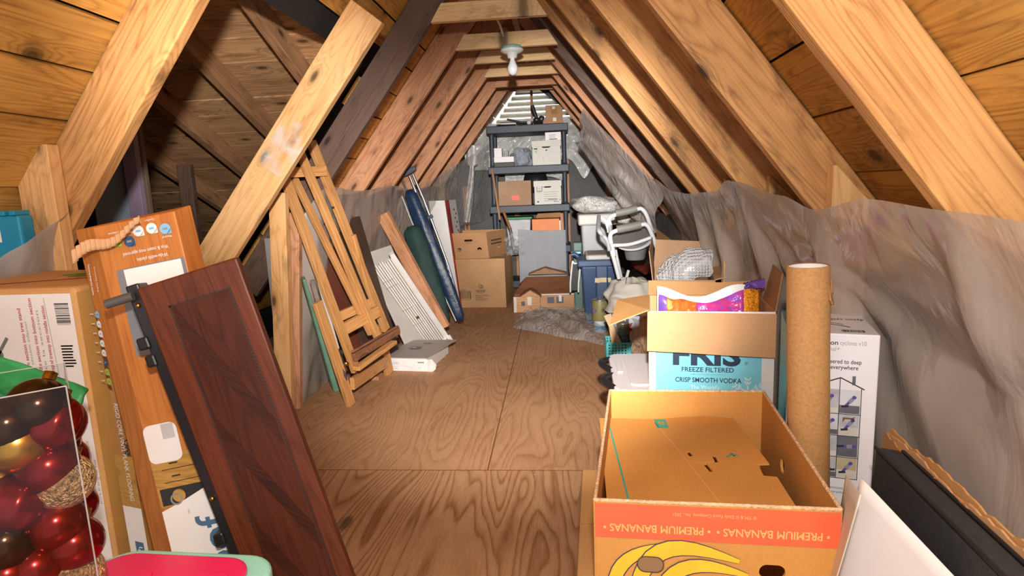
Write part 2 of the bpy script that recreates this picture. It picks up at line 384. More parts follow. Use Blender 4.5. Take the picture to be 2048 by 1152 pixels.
def light_block(side, name, segs):  # layer added behind the boards so no sky shines through the gaps
    mb = MB()
    for ya, yb, za, zb in segs:
        p = []
        for off in (.035, .05):
            for z, y in ((za, ya), (zb, ya), (zb, yb), (za, yb)):
                q = slope_pt(side, z, off); q.y = y; p.append(q)
        mb.hexa(p)
    struct(mb.build(name, LIGHTBLOCK))
light_block(1, 'light_block_right', [(YF, YB, -.15, 2.46)]); light_block(-1, 'light_block_left', [(YF, 1.5, -.15, 2.46), (1.5, 2.97, 1.66, 2.46), (2.97, YB, -.15, 2.46)])
# the side gable that opens to the left
def gz(y): return 2.95-.45*y
def gx(y): return min(-1.02, -.60-(TR+.228-gz(y))/SL-.09)   # where the side gable meets the main slope
mb = MB(); r = random.Random(5); y = 1.9; i = 0
while y < 5.6:
    wd = r.choice((.13, .15, .17)); y1 = y+wd-r.uniform(.002, .006); o = r.uniform(0, .006)
    xe, xf = gx(y), gx(y1)
    mb.hexa([(-4.2, y, gz(y)+o), (xe, y, gz(y)+o), (xf, y1, gz(y1)+o), (-4.2, y1, gz(y1)+o), (-4.2, y, gz(y)+o+.02), (xe, y, gz(y)+o+.02), (xf, y1, gz(y1)+o+.02), (-4.2, y1, gz(y1)+o+.02)], att=i*2.31); i += 1; y += wd
struct(mb.build('ceiling_gable', BOARD_G, att=True))
y0, y1 = 1.6, 5.7
struct(MB().hexa([(-4.2, y0, gz(y0)+.04), (gx(y0)+.05, y0, gz(y0)+.04), (gx(y1)+.05, y1, gz(y1)+.04), (-4.2, y1, gz(y1)+.04), (-4.2, y0, gz(y0)+.06), (gx(y0)+.05, y0, gz(y0)+.06), (gx(y1)+.05, y1, gz(y1)+.06), (-4.2, y1, gz(y1)+.06)]).build('light_block_gable', LIGHTBLOCK))  # added backing that stops sky light leaking past the gable boards
struct(MB().box(-4.25, -4.2, .3, 5.7, -.05, 2.2).build('blocker_wall_end', LIGHTBLOCK))  # end wall added to keep sky light out of the gable
struct(MB().prism([(-4.2, 1.52, -.05), (-2.36, 1.52, -.05), (-1.02, 1.52, 1.72), (-1.02, 1.52, 2.3), (-4.2, 1.52, 2.3)], (0, .04, 0)).build('blocker_wall_near', LIGHTBLOCK))  # upright blocker added on the near side, closing the gable to light
struct(MB().box(-4.2, -1.9, 5.6, 5.64, -.05, .6).build('blocker_wall_far', LIGHTBLOCK))  # low blocker added where sky light leaked in below the slope
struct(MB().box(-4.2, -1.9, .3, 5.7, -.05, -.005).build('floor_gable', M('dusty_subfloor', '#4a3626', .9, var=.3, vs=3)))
ordn = ['first', 'second', 'third', 'fourth', 'fifth', 'sixth', 'seventh', 'eighth', 'ninth', 'tenth']
# rafters: each timber is an object
RY = [1.13, 1.73, 2.24, 2.82, 3.21, 3.80, 4.36, 4.92, 5.48, 6.04]
for i, y in enumerate(RY):
    zt, zb = 2.18, .62; n = V((SN, 0, CS))
    xa = -.03+(TR-zt)/SL; xb = -.03+(TR-zb)/SL
    o = beam('rafter', V((xb, y-.02, zb))+n*.07, V((xa, y-.02, zt))+n*.07, .14, .04, (SN, 0, CS), PINE_A if i < 5 else PINE_D if i == 5 else PINE_B)
    tag(o, ('wide amber rafter nearest the camera on the right roof slope', 'amber rafter on the right slope with a pale cut stud against its foot')[i] if i < 2 else '%s sloping rafter from the camera on the right roof slope' % ordn[i], 'rafter', 'rafters on the right slope')
LY = [1.49, 2.99, 3.61, 4.19, 4.75, 5.31, 5.87]
for i, y in enumerate(LY):
    zt, zb = 2.18, .55; n = V((-SN, 0, CS))
    xa = -.60-(TR-zt)/SL; xb = -.60-(TR-zb)/SL
    o = beam('rafter', V((xb, y-.02, zb))+n*.07, V((xa, y-.02, zt))+n*.07, .14, .04, (-SN, 0, CS), PINE_A if i == 0 else PINE_D if i == 1 else PINE_B)
    tag(o, ('broad amber knotty rafter nearest the camera on the left roof slope', 'dark grey-brown weathered rafter on the left slope, right of the pale brace')[i] if i < 2 else '%s rafter beyond the dark weathered one on the left roof slope' % ordn[i-2], 'rafter', 'rafters on the left slope')
struct(MB().box(RIDGE-.02, RIDGE+.02, YF, YB, 2.2, 2.40).build('trim_4', PINE_G))
# gable rafters
for i, (x, ye) in enumerate(((-1.2, 3.35), (-1.6, 4.4), (-2.0, 5.3), (-2.45, 5.4))):
    o = beam('gable_rafter', (x, 1.98, gz(1.98)-.055), (x, ye, gz(ye)-.055), .10, .045, (0, .41, .91), PINE_G)
    tag(o, ('brown rafter in the side gable nearest the pale brace', 'second brown rafter in the side gable from the pale brace', 'third brown rafter in the dark side gable from the pale brace', 'deepest brown rafter in the dark side gable')[i], 'rafter', 'rafters of the side gable')
tag(beam('gable_post', (-2.26, 3.48, 0), (-2.26, 3.48, 1.27), .085, .04, (1, 0, 0), PINE_D), 'short grey upright post standing in the dark side gable', 'post')
# collar ties
for i, (y, xl, xr, z, h) in enumerate(((3.0, -.605, -.062, 1.832, .082), (3.6, -.597, -.018, 1.835, .082), (4.18, -.575, -.04, 1.873, .078), (4.76, -.585, -.014, 1.887, .086), (5.32, -.585, -.01, 1.90, .085), (5.88, -.56, -.02, 1.95, .08))):
    k = h/SL*.85; yy = y-.04-.036
    m = Matrix.Translation(V(((xl+xr)/2, yy, z)))
    o = MB().hexa([(xl, yy, z), (xr, yy, z), (xr, yy+.036, z), (xl, yy+.036, z), (xl+k, yy, z+h), (xr-k, yy, z+h), (xr-k, yy+.036, z+h), (xl+k, yy+.036, z+h)]).build('collar_tie', PINE_T if i < 4 else PINE_B, bev=.002, mat4=m)
    tag(o, ('pale collar tie nearest the camera, topmost in the picture', 'pale collar tie that carries the light bulb', 'pale collar tie just behind the light bulb', 'fourth collar tie from the camera', 'fifth collar tie from the camera, above the louvred vent', 'farthest collar tie, close to the louvred vent')[i], 'beam', 'collar ties across the roof')
# pale brace on the left, with its cleats
_b0, _b1 = P(428, 520, 'y', 2.40), P(736, 24, 'y', 2.40); _b0 = _b1+(_b0-_b1)*((_b1.z-.045)/(_b1.z-_b0.z))
o = beam('diagonal_brace', _b0, P(736, 24, 'y', 2.40), .148, .038, P(760, 40, 'y', 2.40)-P(712, 8, 'y', 2.40), PINE_W); tag(o, 'pale new pine brace slanting across the dark side gable, with a whitish rubbed patch', 'beam')
fr = Fr(P(428, 520, 'y', 2.379), P(736, 24, 'y', 2.379)-P(428, 520, 'y', 2.379), (1, 0, -.7))
rub = Print(Fr(P(566, 300, 'y', 2.377), P(736, 24, 'y', 2.377)-P(428, 520, 'y', 2.377), V((-1, 0, .3))), .001)
RUBM = NT('whitish_rub'); RUBM.b.inputs['Base Color'].default_value = lin('#e6dcd2'); RUBM.b.inputs['Roughness'].default_value = .8; n1_ = RUBM.n('ShaderNodeTexNoise', i_Scale=14, i_Detail=5); RUBM.l(coords(RUBM, (1, 1, 1)), n1_.inputs['Vector']); RUBM.l(RUBM.ramp(n1_.outputs[0], [(.40, g4(0)), (.62, g4(.55))]), RUBM.b.inputs['Alpha'])
rub.poly(rrect(-.10, -.065, .13, .065, .03), RUBM.m); rub.done('rubbed_patch', o)
for i, (a, b) in enumerate((((652, 120), (672, 70)), ((480, 386), (520, 338)))):
    o = beam('wood_cleat', P(*a, 'y', 2.44), P(*b, 'y', 2.44), .034, .03, (1, 0, -.6), PINE_W); tag(o, ('small pale wood cleat behind the upper part of the slanting brace', 'small pale wood cleat behind the lower part of the slanting brace')[i], 'cleat', 'cleats behind the pale brace')
def cutstud(name, pts, y, thk, mat, label, grp=None):   # vertical stud whose top is clipped to the roof
    lo = [(x, z) for x, z in pts]; m = Matrix(((0, 1, 0, lo[0][0]), (0, 0, 1, y), (1, 0, 0, 0), (0, 0, 0, 1)))
    o = MB().prism([(x, y, z) for x, z in lo], (0, thk, 0)).build(name, mat, bev=.002, mat4=m); return tag(o, label, 'stud', grp)
cutstud('wall_stud', [(-1.362, 0), (-1.268, 0), (-1.268, 1.205), (-1.30, 1.205), (-1.362, 1.135)], 1.41, .038, PINE_W, 'pale short stud with a clipped top beside the near left rafter', 'knee wall studs')
cutstud('wall_stud', [(.693, 0), (.787, 0), (.787, .985), (.762, 1.01), (.703, 1.078), (.693, 1.078)], 1.648, .038, PINE_W, 'pale short stud with a clipped top beside the second right rafter', 'knee wall studs')
for i, y in enumerate((2.16, 2.74, 3.13)):
    cutstud('wall_stud', [(.70, 0), (.785, 0), (.785, .98), (.70, 1.06)], y, .036, PINE_W, ('pale stud end behind the grey plastic, third from the right picture edge', 'pale stud end behind the plastic by the fourth right rafter', 'pale stud end behind the plastic by the fifth right rafter')[i], 'knee wall studs')
cutstud('wall_stud', [(.795, 0), (.86, 0), (.86, .82), (.795, .86)], 1.06, .036, PINE_B, 'stud seen as a warm stripe through the plastic by the nearest right rafter', 'knee wall studs')
# the bare stud on the left, set straight under the brace
o = beam('wall_stud', P(572, 850, 'y', 2.62), P(557, 385, 'y', 2.62), .078, .038, (1, 0, 0), PINE_W); tag(o, 'tall bare pale stud standing between the dark gable and the easel', 'stud', 'knee wall studs')
o = beam('wall_stud', (-1.395, 2.80, 0), (-1.30, 2.80, .98), .07, .038, (1, 0, 0), PINE_B); tag(o, 'stud wrapped in plastic just right of the tall bare stud', 'stud', 'knee wall studs')
for i, y in enumerate((3.62, 4.2, 4.76)):
    o = beam('wall_stud', (-1.40, y, 0), (-1.28, y, 1.03), .06, .036, (1, 0, 0), PINE_B); tag(o, ('left knee wall stud behind the plastic at the third rafter', 'left knee wall stud behind the plastic above the green bag', 'left knee wall stud behind the plastic near the crutches')[i], 'stud', 'knee wall studs')
# knee walls behind the plastic, back wall
KRAFT = M('insulation_backing', '#8a8480', .8, var=.2, vs=3)
BACK = M('back_wall_board', '#5c5a5a', .85, var=.15, vs=4)
struct(MB().box(.80, .84, YF, YB, 0, .80).build('wall_right', KRAFT)); 
struct(MB().box(-1.47, -1.43, 2.82, YB, 0, .86).build('wall_left', KRAFT)); struct(MB().box(-1.47, -1.43, YF, 1.40, 0, .9).build('wall_left_near', KRAFT))
lx0, lx1, lz0, lz1 = -.80, .16, 1.78, 2.16
struct(MB().prism([(-2.4, 6.98, 0), (1.6, 6.98, 0), (1.6, 6.98, .5), (.56, 6.98, lz0), (-1.12, 6.98, lz0), (-2.4, 6.98, .5)], (0, .08, 0)).build('wall_back', BACK))
SLAT = M('louver_paint', '#d8d0bc', .6, var=.25, vs=20)
win = thing('gable_vent', 'triangular louvred vent letting daylight in at the far end of the attic', 'vent', (-.32, 7.0, 1.78))
k = 0; z = lz0
while z < 2.35:
    xa = RIDGE-max(.03, (2.42-z)/SL*.95-.03); xb = 2*RIDGE-xa; k += 1
    MB().hexa([(xa, 6.99, z), (xb, 6.99, z), (xb, 7.10, z+.050), (xa, 7.10, z+.050), (xa, 6.99, z+.010), (xb, 6.99, z+.010), (xb, 7.10, z+.060), (xa, 7.10, z+.060)]).build('slat', SLAT, win); z += .062
beam('mullion', (RIDGE-.03, 6.97, lz0), (RIDGE-.03, 6.97, 2.36), .028, .02, (1, 0, 0), PINE_B, win)
for i, (x, z) in enumerate(((.487, 1.45), (-1.14, 1.1), (-.55, 1.5), (.02, 1.5))):
    o = beam('back_stud', (x, 6.95, 0), (x, 6.95, z), .065, .035, (1, 0, 0), PINE_B); tag(o, ('reddish stud on the back wall right of the black shelving', 'reddish stud on the back wall left of the shelving, by the bright plastic fold', 'reddish back stud seen between the shelving and the kraft carton', 'reddish stud behind the orange box on the shelving')[i], 'stud', 'studs on the back wall')
BLKBOARD = M('black_board', '#2c2d30', .6)
o = MB().prism([P(1066, 170, 'y', 6.5), P(1102, 168, 'y', 6.5), P(1164, 214, 'y', 6.5), P(1128, 216, 'y', 6.5)], (0, .02, 0)).build('black_board', BLKBOARD); tag(o, 'black board slanting under the roof right of the louvred vent', 'board')
o = beam('white_strip', P(987, 224, 'y', 6.5), P(1017, 180, 'y', 6.5), .03, .02, (1, 0, 0), M('white_paint', '#d6d2cc', .5)); tag(o, 'white painted strip slanting along the left edge of the louvred vent', 'strip')
# ---------------------------------------------------------------- plastic sheeting
POLY = film('polythene', '#aa9c92', .76, .2, 5, .35); POLYR = film('polythene_heavy', '#b5a79c', .74, .17, 6, .4); POLYC = film('polythene_clear', '#c8c6c4', .38, .14, 12, .8); POLYB = film('polythene_back', '#cfcdc8', .82, .16, 9, .9)
def drape(name, fn, mat, label, nu=60, nv=30, group=None):
    o = MB().grid(fn, nu, nv).build(name, mat); return tag(o, label, 'plastic sheet', group)
def nz(x, y, z=0): return MN.noise(V((x, y, z)))
# right: hung from the rafters at eye height, gathered at the studs
TOPS = [(.35, .93), (.75, .965), (1.06, .985), (1.30, 1.0), (1.66, .965), (1.80, 1.0), (2.18, 1.045), (2.24, 1.05), (2.6, 1.005), (3.2, .99), (3.62, 1.0), (3.86, 1.075), (4.05, 1.08)]
def interp(tab, y):
    for (a, b), (c, d) in zip(tab, tab[1:]):
        if y <= c: t = max(0, (y-a)/(c-a)); return b+(d-b)*(t*t*(3-2*t))
    return tab[-1][1]
def right_sheet(u, v):
    y = .35+(4.05-.35)*u; zt = interp(TOPS, y); xt = -.03+(TR-zt)/SL-.012
    z = zt*(1-v); k = min(1, v*3)
    d = min(abs(y-q) for q in (1.08, 1.667, 2.18, 2.76, 3.15)); pull = math.exp(-(d/.05)**2)        # tight over each stud, slack between
    if y < 1.35: pull *= max(0, 1-v*2.2)
    deep = .79 if y < 1.6 else .76
    x = xt+(.694-xt)*k + (1-pull)*(deep-.70)*min(1, v*3)
    low = max(0, min(1, 1.4-1.2*v))
    sag = .022*math.sin(v*7+y*2.1)*nz(y*2.0, v*2.2)+.013*nz(y*3+v*3, v*3, 2)+.003*nz(y*13+v*9, v*3-y*3, 5)
    rad = math.exp(-((y-2.2)/.5)**2)*.014*math.sin(math.atan2(v*1.1+.02, y-2.2)*14)*min(1, v*5) + math.exp(-((y-1.68)/.5)**2)*.014*math.sin(math.atan2(v-.12, (y-1.68)*1.2)*12)*min(1, v*5)
    return V((min(x+(sag+rad)*min(1, v*4)*(1-.8*pull), .796 if d > .05 else .694+.1*(1-pull)), y, max(z, .004)))
drape('plastic_sheet', right_sheet, POLYR, 'grey plastic sheet stapled along the right knee wall', 220, 60, 'vapour barrier sheets')
def left_sheet(u, v):
    y = 2.77+(6.3-2.77)*u; zt = 1.09+.015*math.sin(y*5)-.06*math.exp(-((y-2.77)/.12)**2)-.55*max(0, 1-(y-2.77)/.12)
    xt = -.60-(TR-zt)/SL+.012; xb = -1.385
    x = xt+(xb-xt)*v + .018*nz(y*3, v*3)*min(1, 4*v)+.012*nz(y*11, v*5, 3)
    return V((max(x, -1.40), y, max(.003, zt*(1-v))))
drape('plastic_sheet', left_sheet, POLY, 'grey plastic sheet on the left knee wall behind the easel', 120, 40, 'vapour barrier sheets')
A, B2, C2, D2 = P(-90, 575, 'x', -1.33), P(142, 418, 'x', -1.27), P(150, 560, 'x', -1.30), P(-60, 700, 'x', -1.36)
def near_sheet(u, v):
    t = A.lerp(B2, u); b = D2.lerp(C2, u); b = b-V((0, 0, .25)); p = t.lerp(b, v); p.x += .015*nz(u*4, v*5)+.012*math.sin(v*7+u*3); return p
drape('plastic_sheet', near_sheet, POLY, 'grey plastic sheet sagging at the near left wall below the blue crate', 50, 30, 'vapour barrier sheets')
# loose drape under the right roof slope, down the far half
def roof_drape(u, v):
    a = V((.155, 4.5, 1.60)).lerp(V((.66, 3.85, 1.0)), u); a = a+V((.0, 0, .0))
    top = V((-.03+(TR-a.z)/SL-.02, a.y, a.z))
    b = V((.20, 5.9, 1.42)).lerp(V((.70, 4.9, .45)), u)
    p = top.lerp(b, v); s = min(1, 5*v)
    fold = .03*math.sin(v*22+u*4+2*nz(u*3, v*2))+.035*nz(u*4, v*11)+.03*nz(u*9, v*7, 4)
    return p+V((-.7, 0, .45))*fold*s+V((-.05, 0, -.09))*math.sin(math.pi*v)
drape('plastic_sheet', roof_drape, film('polythene_loose', '#bdb6b0', .80, .12, 8, .7), 'crumpled loose plastic sheet hanging along the right roof slope in the distance', 90, 60, 'vapour barrier sheets')
def back_sheet(u, v):
    x = -1.0+(.42+1.0)*u; zt = 1.80-.02*math.sin(u*9); zb = 1.33-.06*math.sin(u*5)-.25*math.exp(-((u-.86)/.07)**2)+.06*math.exp(-((u-.05)/.1)**2)
    if u < .3: zb = 1.27
    z = zt+(zb-zt)*v; return V((x, 6.88+.05*nz(u*7, v*4)+.03*nz(u*17+v*5, v*6, 2)-.10*v, z))
drape('plastic_sheet', back_sheet, POLYB, 'crinkled clear plastic sheet hung across the back wall behind the shelving', 90, 40, 'vapour barrier sheets')
def back_sheet_low(u, v):
    x = -.66+.66*u; zt = 1.27; zb = 1.05-.05*math.sin(u*7)+.10*u-.0
    return V((x, 6.8+.05*nz(u*9, v*5, 7)-.03*v, zt+(zb-zt)*v))
drape('plastic_sheet', back_sheet_low, POLYB, 'shiny gathered plastic seen between the second and third shelves', 50, 16, 'vapour barrier sheets')
def left_back(u, v):
    y = 4.9+1.95*u; zt = 1.12+.45*u; p = V((-.60-(TR-zt)/SL+.02, y, zt)); q = V((-1.25+.32*u, y+.1, .70)); r = p.lerp(q, v); r.x += .03*nz(u*5, v*5, 3)
    return r
drape('plastic_sheet', left_back, POLYC, 'clear plastic sheet slung below the left rafters near the back wall', 50, 30, 'vapour barrier sheets')
def strip(u, v):
    c = [(938, 290), (944, 330), (941, 380), (933, 445)]; i = min(2, int(u*3)); t = u*3-i; a = P(*c[i], 'y', 6.2).lerp(P(*c[i+1], 'y', 6.2), t)
    wd = .10*(.35+abs(math.sin(u*3.0+.9))) if u < .35 else .055
    return a+V(((v-.5)*wd, .04*math.sin(v*9+u*6), 0))
drape('plastic_sheet', strip, film('polythene_fold', '#d6d0cc', .8, .12, 14, .9), 'narrow bright folded plastic strip hanging left of the black shelving', 40, 10, 'vapour barrier sheets')
# bare bulb
bl = thing('light_bulb', 'white bare bulb in a porcelain holder under the second collar tie', 'light bulb', P(1024, 100, 'y', 3.545))
c = P(1024, 99, 'y', 3.545); PORC = M('porcelain', '#e2e6e2', .25, var=.04)
MB().lathe([(.002, .028), (.058, .028), (.058, .012), (.002, .012)], (c.x, c.y, c.z-.012)).build('junction_box', M('teal_box', '#7fb8b0', .5), bl)
MB().lathe([(.001, .013), (.064, .013), (.066, .004), (.05, -.006), (.03, -.012), (.026, -.034), (.001, -.036)], (c.x, c.y, c.z-.012)).build('lamp_holder', PORC, bl)
MB().lathe([(.013, 0), (.014, -.016), (.022, -.034), (.030, -.054), (.030, -.068), (.022, -.086), (.010, -.094), (.001, -.096)], (c.x, c.y, c.z-.044), 24).build('bulb', M('bulb_glass', '#cfd3d3', .15, var=0), bl)
o = MB().tube([P(955, -20, 'y', 3.2), P(985, 20, 'y', 3.25), P(1000, 50, 'y', 3.4), P(1008, 76, 'y', 3.55)], .006, 8).build('electric_cable', M('cable_white', '#d8c8ae', .5)); tag(o, 'beige electric cable running over the collar ties to the bulb', 'cable')
# boards stored in the side gable
for nm, (a, b), y, thk, col, lab, cat in (('foam_board', (190, 262), 2.52, .02, '#9aa7b4', 'pale blue-grey foam board standing in the side gable', 'board'), ('purple_board', (259, 286), 2.46, .03, '#8f7c92', 'purple-grey board edge standing beside the pale foam board', 'board'), ('brown_board', (284, 301), 2.50, .02, '#6e5a4c', 'thin brown board beside the purple-grey board in the gable', 'board')):
    xa, xb = P(a, 420, 'y', y).x, P(b, 420, 'y', y).x
    tag(MB().box(xa, xb, y, y+thk, 0, 1.50).build(nm, M(nm, col, .7), bev=.002), lab, cat)
# ================================================================ near right
KR = kraft('kraft', '#c0905a'); KRD = kraft('kraft_dark', '#a87c50'); KRL = kraft('kraft_light', '#c4976c'); KRB = kraft('kraft_banana', '#c48a48'); KRP = kraft('kraft_pink', '#a98566')
CARDW = M('white_card', '#e4dedc', .45, var=.03); CARDG = M('grey_card', '#bdb6ae', .6, var=.04); TAPE = M('packing_tape', '#b88a4a', .18, var=.06)
def fbuild(mb, name, mats, parent, fr, **k): return mb.build(name, mats, parent, mat4=fr.m4(), **k)
def carton(name, label, fr, w, d, h, mat, cat='box', group=None, tape=None, bev=.004, flap_seam=True):
    """closed carton: fr at the near left bottom corner, u across, v away, w up"""
    t = thing(name, label, cat, fr(w/2, d/2, 0), group)
    fbuild(MB().box(0, w, 0, d, 0, h, fr=fr), 'carton_body', mat, t, fr, bev=bev)
    if flap_seam: fbuild(MB().box(.003, w-.003, d/2-.0012, d/2+.0012, h-.001, h+.0006, fr=fr), 'flap_seam', KRD, t, fr)
    if tape:
        fbuild(MB().box(w*.08, w*.92, d/2-.028, d/2+.028, h, h+.0008, fr=fr) if tape == 'top' else MB().box(w/2-.028, w/2+.028, -.0008, 0, h*.55, h, fr=fr).box(w/2-.028, w/2+.028, -.0008, d, h, h+.0009, fr=fr), 'tape_strip', TAPE, t, fr)
    return t
def front(fr, w=0): return Fr(fr(0, 0, 0), fr.x, fr.z)         # u across, v up on the near face (normal towards the viewer)
def rightface(fr, w): return Fr(fr(w, 0, 0), fr.y, fr.z)
def topface(fr, h): return Fr(fr(0, 0, h), fr.x, fr.y)
# --- banana box and the carton it stands on
bx = thing('banana_box', 'open banana box with an orange red band and printed bananas, nearest on the right', 'box', (.27, 1.3, .27))
zr = .492; zb0 = .27; fl, fR, bl_, bR = (.040, 1.012), (.452, .985), (.110, 1.600), (.512, 1.580)
def wallp(a, b, holes, name, slope=0.0, mat=KRB):
    A0, B0 = V((a[0], a[1], zb0)), V((b[0], b[1], zb0)); L = (B0-A0).length; f = Fr(A0, B0-A0, (0, 0, 1)); h = zr-zb0
    mb = panel(f, rrect(0, 0, L, h, .006), [q(L, h) for q in holes], .006, MB()); return mb.build(name, mat, bx), f, L, h
hole = lambda fx, fy, a=.020, b=.013: (lambda L, h: rrect(L*fx-a, h*fy-b, L*fx+a, h*fy+b, b*.95))
_, ffr, fL, fh = wallp(fl, fR, [hole(.235, .47, .022, .014), hole(.74, .45, .022, .014), lambda L, h: [(L*.40, 0.003), (L*.44, .022), (L*.50, .030), (L*.56, .024), (L*.62, .003)]], 'front_panel')
wallp(bl_, bR, [hole(.235, .42), hole(.71, .42)], 'back_panel')
wallp(fl, bl_, [hole(.30, .5), hole(.72, .5)], 'side_panel'); wallp(fR, bR, [hole(.16, .42, .012, .014), hole(.62, .55, .018, .018)], 'side_panel')
MB().prism([(fl[0], fl[1], zb0), (fR[0], fR[1], zb0), (bR[0], bR[1], zb0), (bl_[0], bl_[1], zb0)], (0, 0, .006)).build('bottom_panel', KRB, bx)
rim = MB()
for a, b in ((fl, fR), (fR, bR), (bR, bl_), (bl_, fl)): rim.tube([(a[0], a[1], zr), (b[0], b[1], zr)], .0038, 6)
rim.build('torn_rim', M('torn_card', '#d7b088', .9, var=.25, vs=120, bump=.6, bs=200), bx)
zi = .425                                 # the lid of the inner tray lying inside, with its cut-outs
ti = Fr((.066, 1.03, zi), (1, .0, 0), (.082, 1, 0)); tw, td = .352, .545
tm = panel(ti, [(0, 0), (tw+.005, -.01), (tw+.014, .20), (tw-.012, .205), (tw-.008, .26), (tw+.018, .262), (tw+.012, td-.02), (tw-.06, td), (.16, td-.02), (.012, td-.012)],
           [[(.232, .222), (.240, .222), (.234, .262), (.226, .262)], [(.205, .298), (.213, .300), (.209, .325), (.201, .322)], [(.215, .262), (.262, .268), (.262, .300), (.245, .318), (.243, .312), (.255, .297), (.255, .274), (.215, .266)]], .004, MB())
tm.build('inner_lid', KRB, bx)
pr = Print(ti, .0026); TEAL = M('teal_ink', '#3b9a86', .7, var=.1)
pr.poly([(.046, .0), (.050, .0), (.036, td-.03), (.032, td-.03)], TEAL); pr.rect(.155, td-.082, .185, td-.024, TEAL); pr.text('B', .17, td-.052, .03, KRB, 180, bold=.02, dz=.0004)
pr.line([(.286, .292), (.297, .305), (.306, .298), (.300, .312), (.315, .302)], .004, TEAL); pr.line([(.152, td-.03), (.185, .33), (.235, 0)], .0014, M('crease', '#d9ab72', .8, var=0)); pr.done('printed_lines', bx)
pf = Print(Fr(ffr(0, 0, 0), ffr.x, ffr.y), .0042); ORANGE = M('orange_print', '#e0603c', .6, var=.05); YEL = M('banana_yellow', '#efb62e', .6, var=.06); BLK = M('print_blue_black', '#3c3846', .6, var=0); PALEINK = M('pale_ink', '#efab66', .6, var=0)
pf.rect(.0, fh-.070, fL, fh-.004, ORANGE)
pf.text('\u2022 PREMIUM BANANAS \u2022', fL*.26, fh-.050, .021, PALEINK, 180, width=fL*.45, bold=.012, dz=.0004); pf.text('\u2022 PREMIUM BANANAS \u2022', fL*.735, fh-.050, .021, PALEINK, 180, width=fL*.45, bold=.012, dz=.0004)
pf.text('\u00ae TM & \u00a9 Dole Food Company, Inc., 2021', fL*.50, fh-.020, .009, PALEINK, 180, width=fL*.34, dz=.0004)
def banana(pts, wd):                      # crescent along a spine
    L = []; R = []
    for i, (x, y) in enumerate(pts):
        a = pts[max(0, i-1)]; b = pts[min(len(pts)-1, i+1)]; l = math.hypot(b[0]-a[0], b[1]-a[1]); nx, ny = -(b[1]-a[1])/l, (b[0]-a[0])/l; k = wd*math.sin(math.pi*(.12+.80*i/(len(pts)-1)))
        L.append((x+nx*k, y+ny*k)); R.append((x-nx*k, y-ny*k))
    return L+R[::-1]
def arcp(x0, y0, x1, y1, sag, n=12): return [(x0+(x1-x0)*i/n-(y1-y0)*sag*math.sin(math.pi*i/n), y0+(y1-y0)*i/n+(x1-x0)*sag*math.sin(math.pi*i/n)) for i in range(n+1)]
hh1 = rrect(fL*.235-.0225, fh*.47-.0145, fL*.235+.0225, fh*.47+.0145, .0135); hb = [(fL*.40, .0), (fL*.44, .023), (fL*.50, .031), (fL*.56, .025), (fL*.62, .0)]
def bprint(spine, wd, dz):
    o = banana(spine, wd); k = banana(spine, wd+.0022)
    pf.poly(k, BLK, dz); pf.poly(o, YEL, dz+.0003)
for n_, (sp, wd) in enumerate((((arcp(.028, .004, .135, .145, .24)), .017), ((arcp(.062, .004, .25, .118, .36)), .022), ((arcp(.095, .002, .265, .092, .30)), .019), ((arcp(.13, .002, .20, .055, .25)), .012))):
    bprint([(x, max(.003, min(fh-.076, y))) for x, y in sp], wd*.7, .0004*n_)
pf.poly(hh1, M('hole_card', '#8a6a48', .8), .0022)
pf.shape([rrect(fL*.235-.024, fh*.47-.016, fL*.235+.024, fh*.47+.016, .015), rrect(fL*.235-.022, fh*.47-.014, fL*.235+.022, fh*.47+.014, .0135)], M('hole_edge', '#4b3527', .8), .0024)
pf.text('NET WEIGHT 40 LB (18.14 kg)', fL*.81, .022, .010, ORANGE, 180, width=.11, dz=.0002); pf.text('PRODUCT OF HONDURAS', fL*.81, .010, .009, ORANGE, 180, width=.10, dz=.0002)
pf.done('printed_front', bx)
carton('cardboard_box', 'large plain kraft carton on the floor beneath the banana box', rotz((.0, 1.03, 0), -3), .47, .56, .266, KR)
# --- cardboard tube
tc = P(1616, 560, 'y', 1.37); tb_ = P(1617, 930, 'y', 1.37); ax = (tc-tb_).normalized(); base = tb_-ax*(tb_.z/ax.z); L = (P(1618, 531, 'y', 1.37)-base).length
TUBEK = M('tube_kraft', '#b98a58', .75, var=.14, vs=160, spec=.2); TW = M('tube_white', '#f2efee', .7, var=.02)
q = V((0, 0, 1)).rotation_difference(ax).to_matrix(); tt = thing('cardboard_tube', 'tall open kraft mailing tube standing upright behind the banana box', 'tube', base)
R0 = .0445
MB().lathe([(R0-.004, .0), (R0, .0), (R0, L*.5), (R0, L), (R0-.002, L+.001), (R0-.004, L)], base, 40, 0, q).build('tube_wall', TUBEK, tt)
MB().lathe([(R0-.0042, .002), (R0-.0042, L*.9), (R0-.0042, L-.001)], base, 40, 0, q).build('inner_lining', TW, tt, solid=.0006)
tn = MB()
for a0, z0, z1 in ((-40, .05, .075), (-28, .045, .082), (-16, .03, .06)):
    for k in range(3):
        a = math.radians(a0+k*6-5); p = q @ V((math.cos(a)*(R0+.001), math.sin(a)*(R0+.001), L-z0-k*.006)); p2 = q @ V((math.cos(a)*(R0+.0035), math.sin(a)*(R0+.0035), L-z1-k*.004)); tn.tube([base+p, base+p2], [.0012, .0035], 6)
tn.build('torn_paper', KRD, tt)
